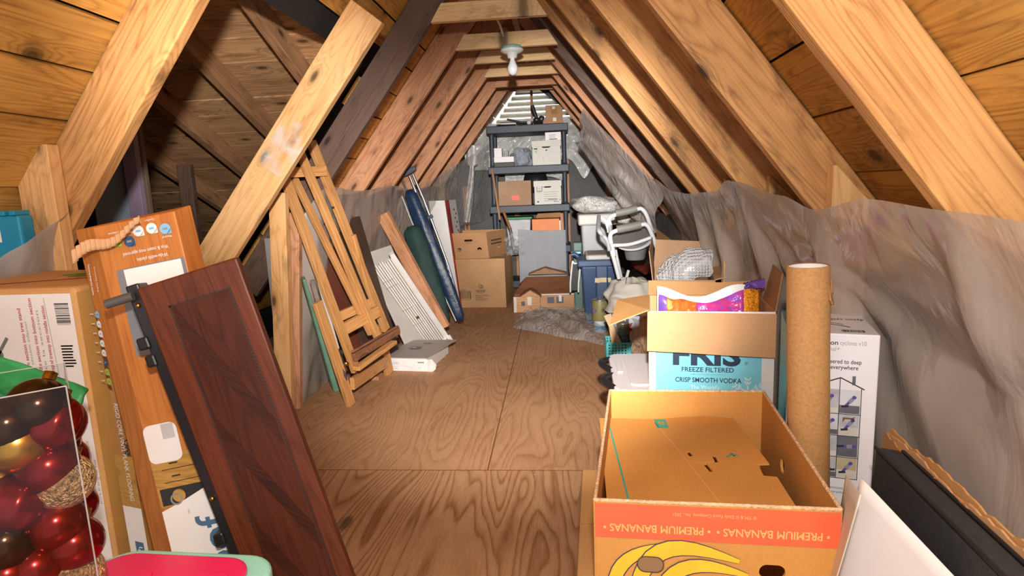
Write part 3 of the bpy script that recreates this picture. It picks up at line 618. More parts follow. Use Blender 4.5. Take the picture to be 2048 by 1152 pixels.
# --- vacuum cleaner box
P0, P1 = P(1578, 666, 'y', 1.445), P(1762, 668, 'y', 1.395)
DH = (P0.z+P1.z)/2; DW = ((P1-P0).xy).length; DD = .25
dfr = Fr((P0.x, P0.y, 0), (P1.x-P0.x, P1.y-P0.y, 0), (-(P1.y-P0.y), P1.x-P0.x, 0))
dy = thing('vacuum_cleaner_box', 'tall white vacuum cleaner carton with printed house of pictures', 'box', dfr(DW/2, .12, 0))
WB = M('vacuum_white', '#ece7ea', .35, var=.02)
fbuild(MB().box(0, DW, 0, DD, 0, DH, fr=dfr), 'carton_body', WB, dy, dfr, bev=.003)
DF = front(dfr); pd = Print(DF); GI = M('thin_grey_ink', '#9c9a9e', .6, var=0); PUR = M('purple_ink', '#5a4a9c', .5, var=.1); SIL = M('silver_ink', '#8c8c98', .5, var=.1); PHG = M('photo_grey', '#b9b8be', .5, var=.2, vs=30); PHD = M('photo_dark', '#66666e', .5, var=.2, vs=30); SKINI = M('photo_skin', '#c98f6c', .6)
pd.text('dyson', .067, DH-.021, .0155, INK, align='l', bold=.012, width=.038); pd.text('cyclone v10', .109, DH-.021, .0155, GI, align='l', width=.054)
pd.text('animal+', .069, DH-.036, .0145, GI, align='l', width=.040)
pd.text('engineered to deep', .065, DH-.066, .0145, INK, align='l', bold=.008, width=.090); pd.text('clean, everywhere', .060, DH-.080, .0145, INK, align='l', bold=.008, width=.089)
hx0, hxm, hx1 = .068, .114, .156; hz = DH-.140; ph = .054
pd.poly([(hx0-.006, hz+.015), (hxm, hz+.036), (hx1+.008, hz+.010), (hx1+.008, hz+.007), (hxm, hz+.033), (hx0-.006, hz+.012)], INK); pd.rect(.138, hz+.018, .145, hz+.040, PHD)
for r_ in range(4):
    for c_ in range(2):
        u0, u1 = (hx0, hxm-.002) if c_ == 0 else (hxm, hx1); v1 = hz-r_*ph+(.006 if r_ == 0 else 0); v0 = hz-(r_+1)*ph+.002
        cols = [PHG, PHD, PHG, M('photo_sand', '#b8a888', .6, var=.15)][(r_*2+c_) % 4] if r_ > 1 else [PHG, M('photo_pale', '#d4d2d6', .5, var=.1)][(r_+c_) % 2]
        pd.rect(u0, v0, u1, v1, cols); cu, cv = (u0+u1)/2, (v0+v1)/2; dz = .0003
        pd.rect(u0, v0, u1, v0+.012+.008*c_, PHD if (r_+c_) % 2 else M('photo_floor', '#cfc8bf', .6), dz)
        ang = [60, 52, 40, 55, 90, 5, 145, 55][r_*2+c_]; a = math.radians(ang); ln = .016; dx, dz2 = math.cos(a)*ln, math.sin(a)*ln
        pd.line([(cu-dx, cv-dz2), (cu+dx, cv+dz2)], .006, PUR, .0005); pd.line([(cu-dx*.1, cv-dz2*.1), (cu+dx*.6, cv+dz2*.6)], .009, SIL, .0006)
        pd.line([(cu-dx-.007, cv-dz2), (cu-dx+.008, cv-dz2+.002)], .005, INK, .0007); pd.disc(cu+dx*.9, cv+dz2*.9, .0045, PUR, .0008)
        if (r_, c_) == (0, 0): pd.disc(u0+.008, v1-.026, .005, SKINI, .0008); pd.rect(u0+.002, v1-.050, u0+.014, v1-.031, WHITEINK, .0008)
        if (r_, c_) == (1, 1): pd.poly([(cu-.013, v1-.008), (cu+.007, v1-.008), (cu+.012, v1-.004), (cu+.011, v1-.012), (cu+.008, v1-.021), (cu+.006, v1-.012), (cu-.008, v1-.012), (cu-.013, v1-.022)], M('photo_brown', '#7a5236', .6), .0008)
for u, tp in ((hx0-.006, .012), (hxm-.001, .034), (hx1+.002, .010)): pd.rect(u-.0008, hz-4*ph, u+.0008, hz+tp, INK, .0009)
for r_ in range(5): pd.rect(hx0-.006, hz-r_*ph-.0006, hx1+.003, hz-r_*ph+.001, INK, .0009) if r_ else None
pd.text('up to 60 minutes', .07, hz-4*ph-.025, .010, M('blue_grey_ink', '#5a6a86', .6), align='l', width=.06); pd.text('run time, everywhere', .07, hz-4*ph-.036, .010, MATS['blue_grey_ink'], align='l', width=.07)
pd.done('printed_front', dy)
pt = Print(topface(dfr, DH)); pt.text('dyson cyclone v10', DW*.62, DD*.62, .03, INK, 180, width=.13); pt.line([(.06, .12), (.12, .09), (.14, .07)], .006, PHD); pt.line([(.07, .14), (.13, .10)], .004, PHD); pt.barcode(.115, .02, .05, .022, INK); pt.rect(0, 0, .012, DD, M('vacuum_blue', '#58a6bc', .5, var=.03)); pt.done('printed_top', dy)
pl_ = Print(Fr(dfr(0, DD, 0), -dfr.y, dfr.z)); pl_.rect(0, 0, DD, DH, MATS['vacuum_blue']); pl_.done('printed_side', dy)
# --- vodka carton with flaps, bag of pot pourri inside
fx = rotz((.268, 1.99, 0), -7.5); FW, FD, FH, FT = .395, .30, .630, .005
fb = thing('vodka_carton', 'open turquoise vodka carton with its front flap hanging down', 'box', fx(FW/2, FD/2, 0))
AQUA = M('aqua_print', '#7fcfe0', .5, var=.05); WCARD = M('white_liner', '#e9e6e4', .5, var=.04)
def fpan(name, u0, u1, v0, v1, w0, w1, mat=KRL, **k): return fbuild(MB().box(u0, u1, v0, v1, w0, w1, fr=fx), name, mat, fb, fx, **k)
fpan('front_panel', 0, FW, 0, FT, 0, FH, WCARD); fpan('back_panel', 0, FW, FD-FT, FD, 0, FH); fpan('side_panel', 0, FT, FT, FD-FT, 0, FH); fpan('side_panel', FW-FT, FW, FT, FD-FT, 0, FH, KRL); fpan('bottom_panel', FT, FW-FT, FT, FD-FT, 0, FT, KR)
def flap(pts, mat, name='flap'):
    a = [V(p) for p in pts]; n = (a[1]-a[0]).cross(a[2]-a[0]).normalized()*.004; return MB().prism(a, n).build(name, mat, fb)
flap([fx(-.004, -.004, FH), fx(FW+.002, -.004, FH-.006), fx(FW-.002, -.024, FH-.145), fx(FW*.6, -.024, FH-.140), fx(FW*.3, -.024, FH-.134), fx(-.006, -.024, FH-.130)], KRL)
flap([fx(0, FD, FH), fx(FW, FD, FH), fx(FW-.01, FD+.02, FH+.050), fx(FW*.66, FD+.02, FH+.044), fx(FW*.35, FD+.02, FH+.048), fx(.0, FD+.02, FH+.053)], KRD)
flap([fx(0, .01, FH), fx(0, FD-.01, FH), fx(-.115, FD-.06, FH-.010), fx(-.130, .02, FH-.055)], KR)
flap([fx(FW, .01, FH), fx(FW, FD-.01, FH), fx(FW+.020, FD-.03, FH+.135), fx(FW+.026, .055, FH+.115)], KRD)
pv = Print(front(fx)); pv.rect(.022, .0, FW-.038, FH-.02, AQUA); DARKB = M('dark_blue_ink', '#22344a', .5, var=0); LB = M('mid_blue_ink', '#1f86b8', .5, var=0); PW = M('pale_aqua_ink', '#cfeaf0', .5, var=0)
pv.text('FRIS', FW*.47, FH-.144, .098, DARKB, width=.215, bold=.035, dz=.0004); pv.text('\u00ae', FW*.785, FH-.172, .014, DARKB, dz=.0004)
pv.text('FREEZE FILTERED', FW*.48, FH-.196, .022, DARKB, width=.165, bold=.016, dz=.0004); pv.line([(FW*.36+i*.007, FH-.213) for i in range(2)], .001, DARKB, .0004)
for i in range(20): pv.disc(FW*.35+i*.0052, FH-.213, .0011, DARKB, .0004, 6)
pv.text('CRISP SMOOTH VODKA', FW*.485, FH-.232, .023, DARKB, width=.210, bold=.016, dz=.0004); pv.text("The World's", FW*.46, FH-.257, .019, PW, width=.092, bold=.01, dz=.0004); pv.text('CH\u00cfLLEST Vodka', FW*.47, FH-.277, .020, LB, width=.13, bold=.02, dz=.0004)
for k in range(6):
    a = math.radians(90+60*k); cx, cy = FW*.80, FH-.270; e = (cx+.046*math.cos(a), cy+.046*math.sin(a)); pv.line([(cx, cy), e], .005, PW, .0004)
    for s_ in (.5, .8):
        for d_ in (35, -35):
            b = a+math.radians(d_); q0 = (cx+.046*s_*math.cos(a), cy+.046*s_*math.sin(a)); pv.line([q0, (q0[0]+.017*math.cos(b), q0[1]+.017*math.sin(b))], .004, PW, .0004)
pv.done('printed_front', fb)
ps = Print(rightface(fx, FW)); ps.rect(.0, 0, FD, FH*.80, AQUA); ps.rect(0, FH*.80, FD, FH-.02, MATS['vacuum_blue']); ps.done('printed_side', fb)
bg = thing('foil_bag', 'crumpled purple and orange patterned bag inside the vodka carton', 'bag', fx(FW/2, FD*.6, .3))
def bagm(name, cols, sc):
    t = NT(name); tcx = coords(t, rnd=False); v = t.n('ShaderNodeTexNoise', i_Scale=sc, i_Detail=1); t.l(tcx, v.inputs['Vector'])
    t.l(t.ramp(v.outputs[0], [(.40, lin(cols[0])), (.46, lin(cols[1])), (.56, lin(cols[1])), (.60, lin(cols[2]))]), t.b.inputs['Base Color']); t.b.inputs['Roughness'].default_value = .25; n2 = t.n('ShaderNodeTexNoise', i_Scale=50); t.l(tcx, n2.inputs['Vector']); t.bump(n2.outputs[0], .6, .01); return t.m
BO = bagm('bag_orange', ('#e0752c', '#d9622e', '#e89a46'), 30); BM = bagm('bag_magenta', ('#b0409a', '#c23c86', '#9a4ab0'), 25); BP = M('bag_purple', '#6d4a9c', .35); BY = bagm('bag_gold', ('#e8a02a', '#d98a22', '#b86a1c'), 160)
def bag_front(a, b, m, nm, z0=.30):
    def fn(u, v):
        x = a+(b-a)*u; X = x/FW; top = FH+.020+.026*math.sin(X*9+.6)*(.6+.4*X)+.045*max(0, X-.62)-.012*math.exp(-((X-.2)/.07)**2); return fx(x, .105+.02*math.sin(X*11+v*3)+.03*v+.01*nz(X*9, v*6), z0+(top-z0)*v)
    MB().grid(fn, 14, 12).build(nm, m, bg, solid=.003)
bag_front(.035, .062, BP, 'purple_edge'); bag_front(.062, .165, BO, 'orange_face'); bag_front(.165, .315, BM, 'magenta_face'); bag_front(.315, FW-.028, BY, 'gold_face')
def bag_back(u, v):
    X = .10+.86*u; top = FH+.038+.020*math.sin(X*9+.9)+.03*max(0, X-.62); return fx(.03+.335*u, .165+.02*math.sin(u*8), .32+(top-.32)*v)
MB().grid(bag_back, 20, 8).build('white_lining', M('bag_white', '#eeeaec', .3), bg, solid=.003)
MB().grid(lambda u, v: fx(FW-.070+.06*u, .13+.06*v, FH+.050+.022*u+.014*math.sin(v*8+u*5)), 8, 8).build('twisted_top', BP, bg, solid=.003)
# --- tote with pale lid and black clips, behind the banana box
LIDW = M('lid_white', '#dcd6d8', .4, var=.02); BODYC = M('tote_clear', '#c9c6c4', .3, trans=.4, var=.05); BLKP = M('black_plastic', '#1d1d20', .35, var=.05)
to = thing('storage_tote', 'storage tote with a pale lid and black end clips beside the vodka carton', 'tote', (.22, 2.2, 0)); zl = .345; tf = Fr((.155, 2.02, 0), (1, -.02, 0), (.06, 1, 0)); tw_, td_ = .30, .47
lidm = MB(); lidm.prism([tf(x, y, zl-.018) for x, y in rrect(0, 0, tw_, td_, .045)], (0, 0, .018)); lidm.build('lid', LIDW, to, bev=.005)
rp = MB(); rp.prism([tf(x, y, zl) for x, y in rrect(.06, .05, tw_-.02, td_-.05, .02)], (0, 0, .006)); rp.prism([tf(x, y, zl) for x, y in rrect(.022, .20, .045, .34, .01)], (0, 0, .006)); rp.build('raised_field', LIDW, to, bev=.003)
MB().prism([tf(x, y, 0) for x, y in rrect(.03, .03, tw_-.03, td_-.03, .04)], (0, 0, zl-.018)).build('tote_body', BODYC, to)
for k_, (vc, rr_) in enumerate(((.345, .085), (.13, .085))):
    MB().tube([tf(.012-.045*math.sin(math.pi*i/10), vc-rr_+2*rr_*i/10, zl-.015+.012*math.sin(math.pi*i/10)) for i in range(11)], .014, 10).build('clip', BLKP, to)
# --- black case, torn cardboard, white sheets on the far right
BCASE = M('black_fabric_case', '#2b2c30', .75, var=.2, vs=60, bump=.15, bs=300); SEAM = M('black_piping', '#17171a', .6)
c0, c1 = P(1750, 890, 'x', .60), P(2010, 1152, 'x', .54); d_ = (c1-c0).normalized(); c1 = c1+d_*.35
w_ = V((.055, .012, -.014)); dn = V((-.06, -.03, -1)).normalized()*.42
cs = thing('black_case', 'long black fabric case leaning at the lower right under the plastic sheet', 'case', (c0+c1)/2+dn*.98)
k = dn; MB().hexa([c0+k, c1+k, c1+w_+k, c0+w_+k, c0, c1, c1+w_, c0+w_]).build('case_body', BCASE, cs, bev=.012, seg=3)
MB().tube([c0+d_*.012+V((-.003, 0, 0)), c1], .0035, 6).build('piping', SEAM, cs); MB().tube([c0+w_+d_*.012, c1+w_], .0035, 6).build('piping', SEAM, cs)
t0 = P(1780, 858, 'x', .678); t1 = P(2052, 1096, 'x', .616); dd = (t1-t0).normalized(); t1 = t1+dd*.2
tcard = thing('torn_cardboard', 'torn brown cardboard strip sticking up behind the black case', 'cardboard', t1+V((0, 0, -.3)))
def torn(off, seed, dx):
    r_ = random.Random(seed); n = 38; top = []; 
    for i in range(n+1):
        p = t0.lerp(t1, i/n)+V((dx, 0, off+.007*r_.random()+.004*math.sin(i*.37+seed))); top.append(p)
    mb = MB(); m = [p+V((-.001, 0, -.34)) for p in top]
    for i in range(n): a, b, c, d = top[i], top[i+1], m[i+1], m[i]; e = V((.004, .001, 0)); mb.hexa([d, c, c+e, d+e, a, b, b+e, a+e])
    return mb
torn(.0, 3, 0).build('outer_layer', KR, tcard); torn(-.008, 5, -.007).build('middle_layer', KRL, tcard); torn(-.014, 8, -.013).build('inner_layer', KRD, tcard)
WS = M('white_sheet', '#d6cdca', .5, var=.02); WS2 = M('white_sheet_back', '#cfc6b8', .6, var=.03)
def sheet(name, label, tip, edge, mat, bow, grp):
    tip = V(tip); e = V(edge)
    def fn(u, v):
        top = tip.lerp(e, u); p = top.lerp(V((top.x-.045-.02*u, top.y+.06, top.z-.42)), v); p.x += bow*math.sin(math.pi*v)*(1-.5*u); return p
    return tag(MB().grid(fn, 16, 16).build(name, mat, solid=.0012), label, 'paper', grp)
sheet('paper_sheet', 'white curled sheet standing nearest the right edge, beside the black case', P(1722, 955, 'y', .98), P(1930, 1175, 'y', .80), WS, -.004, 'white sheets beside the banana box')
sheet('paper_sheet', 'greyer curled sheet standing right against the banana box', P(1692, 950, 'y', 1.03), P(1722, 990, 'y', .88), WS2, .012, 'white sheets beside the banana box')
# ================================================================ near left
# --- christmas tree box
tx = rotz((-.875, .955, 0), 14); TX = P(146, 575, 'y', 1.08); TWd, TH, TD = .34, TX.z, .31
tfr = Fr((TX.x-TWd, 1.085, 0), (1, -.0, .0), (.0, 1, 0))
tr_ = thing('christmas_tree_box', 'white and kraft christmas tree carton with assembly pictures, standing at the left edge', 'box', (-1.13, 1.2, 0))
WPR = M('tree_white', '#ded6d2', .5, var=.03)
fbuild(MB().box(0, TWd, 0, TD, 0, TH, fr=tfr), 'carton_body', KR, tr_, tfr, bev=.012, seg=3)
pz = Print(front(tfr), .001); RED = REDINK
pz.rect(0, 0, TWd-.012, TH-.012, WPR); f_ = .0004
def up(s, u, v, size, m, width, bold=0): pz.text(s, u, v, size, m, 90, width=width, align='l', bold=bold, dz=f_)
up('1 Insert bottom section into tree stand', TWd-.128, TH-.225, .011, RED, .185, .012); up('2 Insert middle section into bottom section', TWd-.102, TH-.225, .011, RED, .205, .012); up('3 Insert pre-shaped treetop into middle section', TWd-.076, TH-.225, .011, RED, .190, .012)
up('Inserte la seccion inferior', TWd-.118, TH-.215, .008, GREYINK, .15); up('Inserte la seccion', TWd-.090, TH-.215, .008, GREYINK, .17)
pz.barcode(TWd-.020, TH-.075, .045, .030, INK, 90); pz.lines(TWd-.05, TWd-.022, TH-.12, 8, .006, GREYINK, .003)
pz.line([(TWd-.070, TH-.02), (TWd-.055, TH-.42)], .001, GREYINK, f_); pz.line([(TWd-.30, TH-.25), (TWd-.06, TH-.26)], .0012, GREYINK, f_)
cx, cy = TWd-.190, TH-.135
for k in range(4):
    a = math.radians(45+90*k); pz.line([(cx, cy), (cx+.050*math.cos(a)*.75, cy+.050*math.sin(a))], .007, M('mid_grey_ink', '#6c6a68', .6, var=0), f_)
pz.disc(cx, cy, .012, MATS['mid_grey_ink'], f_); GRN = M('print_green', '#5f9a3a', .6, var=.06)
for s_ in (1, -1): pz.poly([(cx-.10, cy), (cx-.028, cy), (cx-.034, cy+s_*.05), (cx-.042, cy+s_*.062), (cx-.052, cy+s_*.052), (cx-.060, cy+s_*.06), (cx-.10, cy+s_*.05)], GRN, f_)
pz.rect(cx-.10, cy-.008, cx-.03, cy+.008, WPR, f_*2); pz.ring(cx-.02, cy-.085, .024, .0016, GREYINK, f_); up('25 in', cx+.02, cy-.12, .01, RED, .03); up('(63 cm)', cx+.034, cy-.12, .009, RED, .03); pz.text('1', cx-.02, cy+.065, .014, RED, 60, dz=f_, bold=.02)
for i, (u, v, wd, m) in enumerate(((TWd-.175, TH-.33, .04, RED), (TWd-.14, TH-.34, .055, RED), (TWd-.05, TH-.47, .17, GREYINK), (TWd-.043, TH-.47, .16, GREYINK), (TWd-.028, TH-.47, .15, GREYINK), (TWd-.018, TH-.46, .10, GREYINK))): up(('for tree', 'branches for', 'Artificial tree for decoration use in dry places', 'keep away from open flame and heat sources', 'Made for indoor use only, please recycle', 'store in original box')[i], u, v, .010, m, wd, .01 if i < 2 else 0)
pz.done('printed_front', tr_)
for i, (r4, m_, w_l) in enumerate((((.0, .0, .045, TH-.01), TAPE, .001), ((.05, .0, .20, TH*.58), KRD, .0012), ((.06, 0, .20, TH*.44), TAPE, .0014))): Print(rightface(tfr, TWd), w_l).rect(*r4, m_).done('tape_strip' if i != 1 else 'card_patch', tr_)
psd = Print(rightface(tfr, TWd), .0018)
psd.text('OPEN OTHER END', .066, .475, .022, INK, -90, width=.145, bold=.01, dz=.0008, sy=.9); psd.done('printed_side', tr_)
ptp = Print(topface(tfr, TH), .001); ptp.line([(0, .02), (TWd, .18)], .010, RED, 0); ptp.poly([(TWd-.16, .16), (TWd-.02, .22), (TWd-.03, .26), (TWd-.17, .20)], GRN); ptp.poly([(TWd-.20, .19), (TWd-.01, .225), (TWd-.03, .25), (TWd-.21, .22)], GRN); ptp.done('printed_top', tr_)
# --- flooring carton, standing upside down and leaning
A0 = P(187, 455, 'y', 1.09); B0 = P(351, 437, 'y', 1.11); Cb = P(343, 1095, 'y', 1.03); ux = (B0-A0).normalized(); dnv = (Cb-A0); Lf = dnv.length*A0.z/(A0.z-Cb.z)-.01
_vv = dnv.normalized(); ux = (B0-A0); FW0 = ux.length; ux = (ux-_vv*ux.dot(_vv)).normalized(); ff = Fr(A0, ux, dnv); nrm = ff.z   # u right, v down the box, normal from cross
if nrm.y < 0: nrm = -nrm
FWd = FW0; ft = .05
fl_ = thing('flooring_carton', 'wood-patterned vinyl plank carton standing upside down behind the table leaf', 'box', A0+dnv*(A0.z/(A0.z-Cb.z)))
WOODP = wood('printed_wood', '#c27a3c', '#9c5826', knots=False, rough=.4)
bf = Fr(A0, ff.y, ff.x); lx = P(150, 461, 'y', 1.10)-A0
# side strip towards the viewer's left is the carton's narrow face, turned back
lside = lx+V((-.01, .012, 0))
p = [A0, A0+ux*FWd, A0+ux*FWd+V((0, .055, .01)), A0+lside, ]
vv = ff.y*Lf
MB().hexa([q_+vv for q_ in p]+p).build('carton_body', WOODP, fl_, bev=.002, mat4=Fr(A0, ff.y, ff.x).m4())
FF = Fr(A0, ux, ff.y); FF.z = -FF.x.cross(FF.y) if (FF.x.cross(FF.y)).y > 0 else FF.x.cross(FF.y)
pfk = Print(FF, .0015); LBLUE = M('print_light_blue', '#7fb6d8', .5, var=.03); WHT = M('print_white', '#e6e0dc', .45, var=.03); LIME = M('print_lime', '#a0bc3a', .5, var=.03); NAVYI = M('print_navy', '#2f4f78', .5, var=.04); GRYP = M('print_grey_panel', '#77777c', .5, var=.05); OAK = wood('printed_oak', '#c89a50', '#9a6c2c', knots=False, rough=.4)
def badge(u, v, r, m, pr_=pfk): pr_.disc(u, v, r, m, .0004); pr_.poly([(u, v+r), (u+r, v+r), (u+r, v)], m, .0004); pr_.rect(u-r*.45, v-r*.2, u+r*.45, v+r*.2, GREYINK if m is not WHT else LBLUE, .0008)
for i, (u, m, v) in enumerate(((.045, LIME, .035), (.078, NAVYI, .040), (.105, WHT, .024), (.138, WHT, .024), (.170, LBLUE, .030))):
    badge(FWd*u/.2, v, .0105, m); pfk.text(('Lifetime', 'Easy lock', 'Sound', 'Comfort', 'Waterproof')[i], FWd*u/.2, v-.016 if i < 4 else v+.016, .006, WHITEINK, 180, width=.019, dz=.0004, sy=-1)
def upside(s, u, v, size, width, m=WHITEINK, bold=0): pfk.text(s, u, v, size, m, 180, width=width, dz=.0004, sy=-1, bold=bold)
upside('Wet & steam mop approved', FWd*.56, .064, .010, .088); upside('Wide-width planks', FWd*.62, .079, .010, .060)
pfk.rect(FWd*.15, .090, FWd*.99, .262, GRYP, .0003); pfk.rect(FWd*.24, .092, FWd*.95, .130, WHT, .0006)
for q_ in (.099, .107, .115, .122): pfk.lines(FWd*.40, FWd*.92, q_, 1, .01, GREYINK, .0016)
upside('LVP', FWd*.45, .226, .022, .035, bold=.01); upside('FLOORING', FWd*.48, .248, .012, .055)
v1 = .462
pfk.rect(0, v1, FWd, v1+.105, OAK, .0003); pfk.poly(rrect(.0, v1-.062, .066, v1+.016, .014), WHT, .0008); pfk.rect(.036, v1-.060, .060, v1-.030, M('print_pale_grey', '#b9b4b2', .5), .0010)
for q_ in (v1+.030, v1+.056): pfk.rect(.018, q_, FWd, q_+.0015, INK, .0006); pfk.rect(.035, q_-.012, .052, q_-.009, INK, .0007)
pfk.rect(.005, v1+.068, FWd, v1+.102, INK, .0006); pfk.disc(.040, v1+.086, .013, OAK, .0008)
pfk.poly([(0, v1+.112), (.04, v1+.10), (FWd, v1+.055), (FWd, Lf), (0, Lf)], WHT, .0010); pfk.ring(.034, v1+.092, .012, .0035, GREYINK, .0014)
pfk.text('lifeproof', FWd*.56, v1+.285, .085, M('lifeproof_blue', '#48688a', .5, var=0), -90, width=.30, bold=.012, dz=.0014, sy=-1, align='c'); pfk.text('TM', .052, v1+.122, .007, GREYINK, -90, dz=.0014, sy=-1)
pfk.done('printed_front', fl_)
SS = Fr(A0+lside, -lside, ff.y); SS.z = SS.z if SS.z.y < 0 else -SS.z; sw = lside.length
pk = Print(SS, .0015)
pk.text('RIGID CORE VINYL PLANK FLOORING', sw*.62, .455, .019, WHITEINK, 90, width=.205, dz=.0008, sy=-1)
for i in range(8): badge(sw*.45, .170+i*.0195, .0072, (LBLUE, WHT, WHT, WHT, WHT, NAVYI, LIME, LIME)[i], pk); pk.rect(sw*.05, .168+i*.0195, sw*.24, .1695+i*.0195, WHITEINK, .0004)
pk.text('Continuing reading', sw*.74, .10, .007, WHITEINK, 90, width=.05, dz=.0004, sy=-1); pk.text('homedepot.com', sw*.45, .10, .009, WHITEINK, 90, width=.06, dz=.0004, sy=-1, bold=.02)
pk.rect(0, v1, sw, v1+.11, OAK, .0003); pk.rect(0, v1+.11, sw, Lf, WHT, .0003); pk.rect(sw*.35, v1+.185, sw*.8, v1+.215, MATS['lifeproof_blue'], .0006); pk.text('h', sw*.57, v1+.20, .026, WHITEINK, -90, dz=.0009, sy=-1); pk.rect(.004, .032, .030, .044, WHT, .0004)
pk.done('printed_side', fl_)
tp_ = MB()                                 # torn corrugated paper across the top
def cur(u, v):
    a = P(152, 515, 'y', 1.075).lerp(P(288, 445, 'y', 1.085), u); wdt = .026*(1-.55*u); return a+V((0, -.008-.003*math.sin(u*90), .008*math.sin(u*8)))+V((0, 0, -1))*wdt*(v-.5)
tp_.grid(cur, 90, 3).build('torn_strip', KRL, fl_, solid=.002)
# --- dark table leaf
a = P(272, 577, 'y', 1.02); b = P(472, 514, 'y', 1.06); c = P(690, 1152, 'y', 1.03); d = P(455, 1100, 'y', .95)
dirn = (c-b).normalized(); kz = b.z/-dirn.z; c2 = b+dirn*kz; dl = (d-a).normalized(); d2 = a+dl*((a-d).length*1.0+.20)
lf = Fr(a, b-a, c2-b); LW, LL = (b-a).length, (c2-b).length
leaf = thing('table_leaf', 'dark red-brown inlaid table leaf leaning on its end at lower left', 'table leaf', c2)
zt = lf.z if lf.z.y > 0 else -lf.z        # away from the viewer
LF = Fr(a, lf.y, lf.x)                    # local x runs down the leaf for the grain
MAH = wood('mahogany', '#4c2211', '#2d1007', knots=False, rough=.5, vary=.05, spec=.2); MAHL = wood('mahogany_rim', '#5e2c17', '#3c1709', knots=False, rough=.45, vary=.05, spec=.25); MAHD = wood('mahogany_dark', '#3c1a0d', '#240b05', knots=False, rough=.5, vary=.05, spec=.2)
def lb(u0, u1, v0, v1, w0, w1):           # u across, v down, w away
    return [a+lf.x*u+lf.y*v+zt*w for u, v, w in ((u0, v0, w0), (u1, v0, w0), (u1, v1, w0), (u0, v1, w0), (u0, v0, w1), (u1, v0, w1), (u1, v1, w1), (u0, v1, w1))]
MB().hexa(lb(0, LW, 0, LL, 0, .022)).build('leaf_board', MAHL, leaf, bev=.004, mat4=LF.m4())
MB().hexa(lb(.045, LW-.03, .05, LL-.02, -.0012, .001)).build('inlaid_field', MAH, leaf, mat4=LF.m4())
ch = MB(); 
for i in range(4):
    v0_ = .03+i*.22
    for (u0, va), (u1, vb) in (((.05, v0_), (LW-.035, v0_+.26)),):
        q0 = a+lf.x*u0+lf.y*(va+.02)-zt*.002; q1 = a+lf.x*u1+lf.y*(vb+.02)-zt*.002; s_ = lf.y*.055
        if vb+.08 < LL: ch.hexa([q0, q1, q1+s_, q0+s_, q0+zt*.001, q1+zt*.001, q1+s_+zt*.001, q0+s_+zt*.001])
ch.build('chevron_inlay', MAHD, leaf, mat4=Fr(a, lf.x*.7+lf.y*.7, lf.x).m4())
bd = MB()
for (u0, v0_, u1, v1_) in ((.045, .05, .045, LL), (LW-.03, .05, LW-.03, LL), (.045, .05, LW-.03, .05)):
    n = int(max(abs(u1-u0), abs(v1_-v0_))/.007)
    for i in range(n):
        t_ = i/n; q0 = a+lf.x*(u0+(u1-u0)*t_)+lf.y*(v0_+(v1_-v0_)*t_); e1 = lf.x*.0022; e2 = lf.y*.0022; bd.add([q0-e1-e2-zt*.0022, q0+e1-e2-zt*.0022, q0+e1+e2-zt*.0022, q0-e1+e2-zt*.0022], [(0, 1, 2, 3)])
bd.build('bead_line', M('dark_inlay', '#2a120a', .5), leaf)
ir = MB().hexa([a-lf.x*.024+lf.y*-.01+zt*.012, a+lf.y*-.01+zt*.012, a+lf.y*LL*.93+zt*.012, a-lf.x*.020+lf.y*LL*.93+zt*.012, a-lf.x*.024+lf.y*-.01+zt*.05, a+lf.y*-.01+zt*.05, a+lf.y*LL*.93+zt*.05, a-lf.x*.020+lf.y*LL*.93+zt*.05])
rl = ir.build('slide_rail', M('black_metal', '#1a1718', .4, var=.2), leaf, bev=.003)
BRS = M('brass', '#b08a4a', .3, metal=1)
for v_ in (.03, .42, .60): MB().sphere(a-lf.x*.012+lf.y*v_+zt*.010, .005, 12, 8).build('screw', BRS, rl)
for v_, s_ in ((.10, 1), (.135, .8), (.50, .9)): MB().box(-.016*s_, .006, -.012, .012, -.006, .02, fr=Fr(a-lf.x*.022+lf.y*v_+zt*.012, lf.x, lf.y, zt)).build('latch', MATS['black_metal'], rl, bev=.004)
r0 = P(212, 609, 'y', 1.0); MB().tube([r0, r0.lerp(P(266, 592, 'y', 1.015), 1)], .0085, 14).build('dowel', M('dowel_grey', '#4a4644', .5), leaf)
# --- pink lidded tote in the foreground
MINT = M('mint_plastic', '#9ad8c4', .35, var=.03); PINK = M('pink_plastic', '#e0285c', .3, var=.03)
mt = thing('storage_tote', 'mint tote with a bright pink lid at the bottom left of the picture', 'tote', (-.80, .90, 0)); zt_ = .448
mfr = Fr((-.825, .59, 0), (1, -.045, 0), (.045, 1, 0)); mw, md_ = .318, .325
MB().prism([mfr(x, y, 0) for x, y in rrect(.03, .03, mw-.03, md_-.03, .05)], (0, 0, zt_-.03)).build('tote_body', MINT, mt)
MB().prism([mfr(x, y, zt_-.03) for x, y in rrect(0, 0, mw, md_, .06, 8)], (0, 0, .03)).build('rim', MINT, mt, bev=.008, seg=3)
ld = MB().prism([mfr(x, y, zt_) for x, y in rrect(.022, .02, mw-.03, md_-.028, .05, 8)], (0, 0, .012)).build('lid', PINK, mt, bev=.005, seg=3)
MB().prism([mfr(x, y, zt_+.012) for x, y in rrect(.05, .19, .14, .25, .02)], (0, 0, .004)).prism([mfr(x, y, zt_+.012) for x, y in rrect(.20, .19, .27, .25, .015)], (0, 0, .004)).build('raised_grip', PINK, ld, bev=.002)
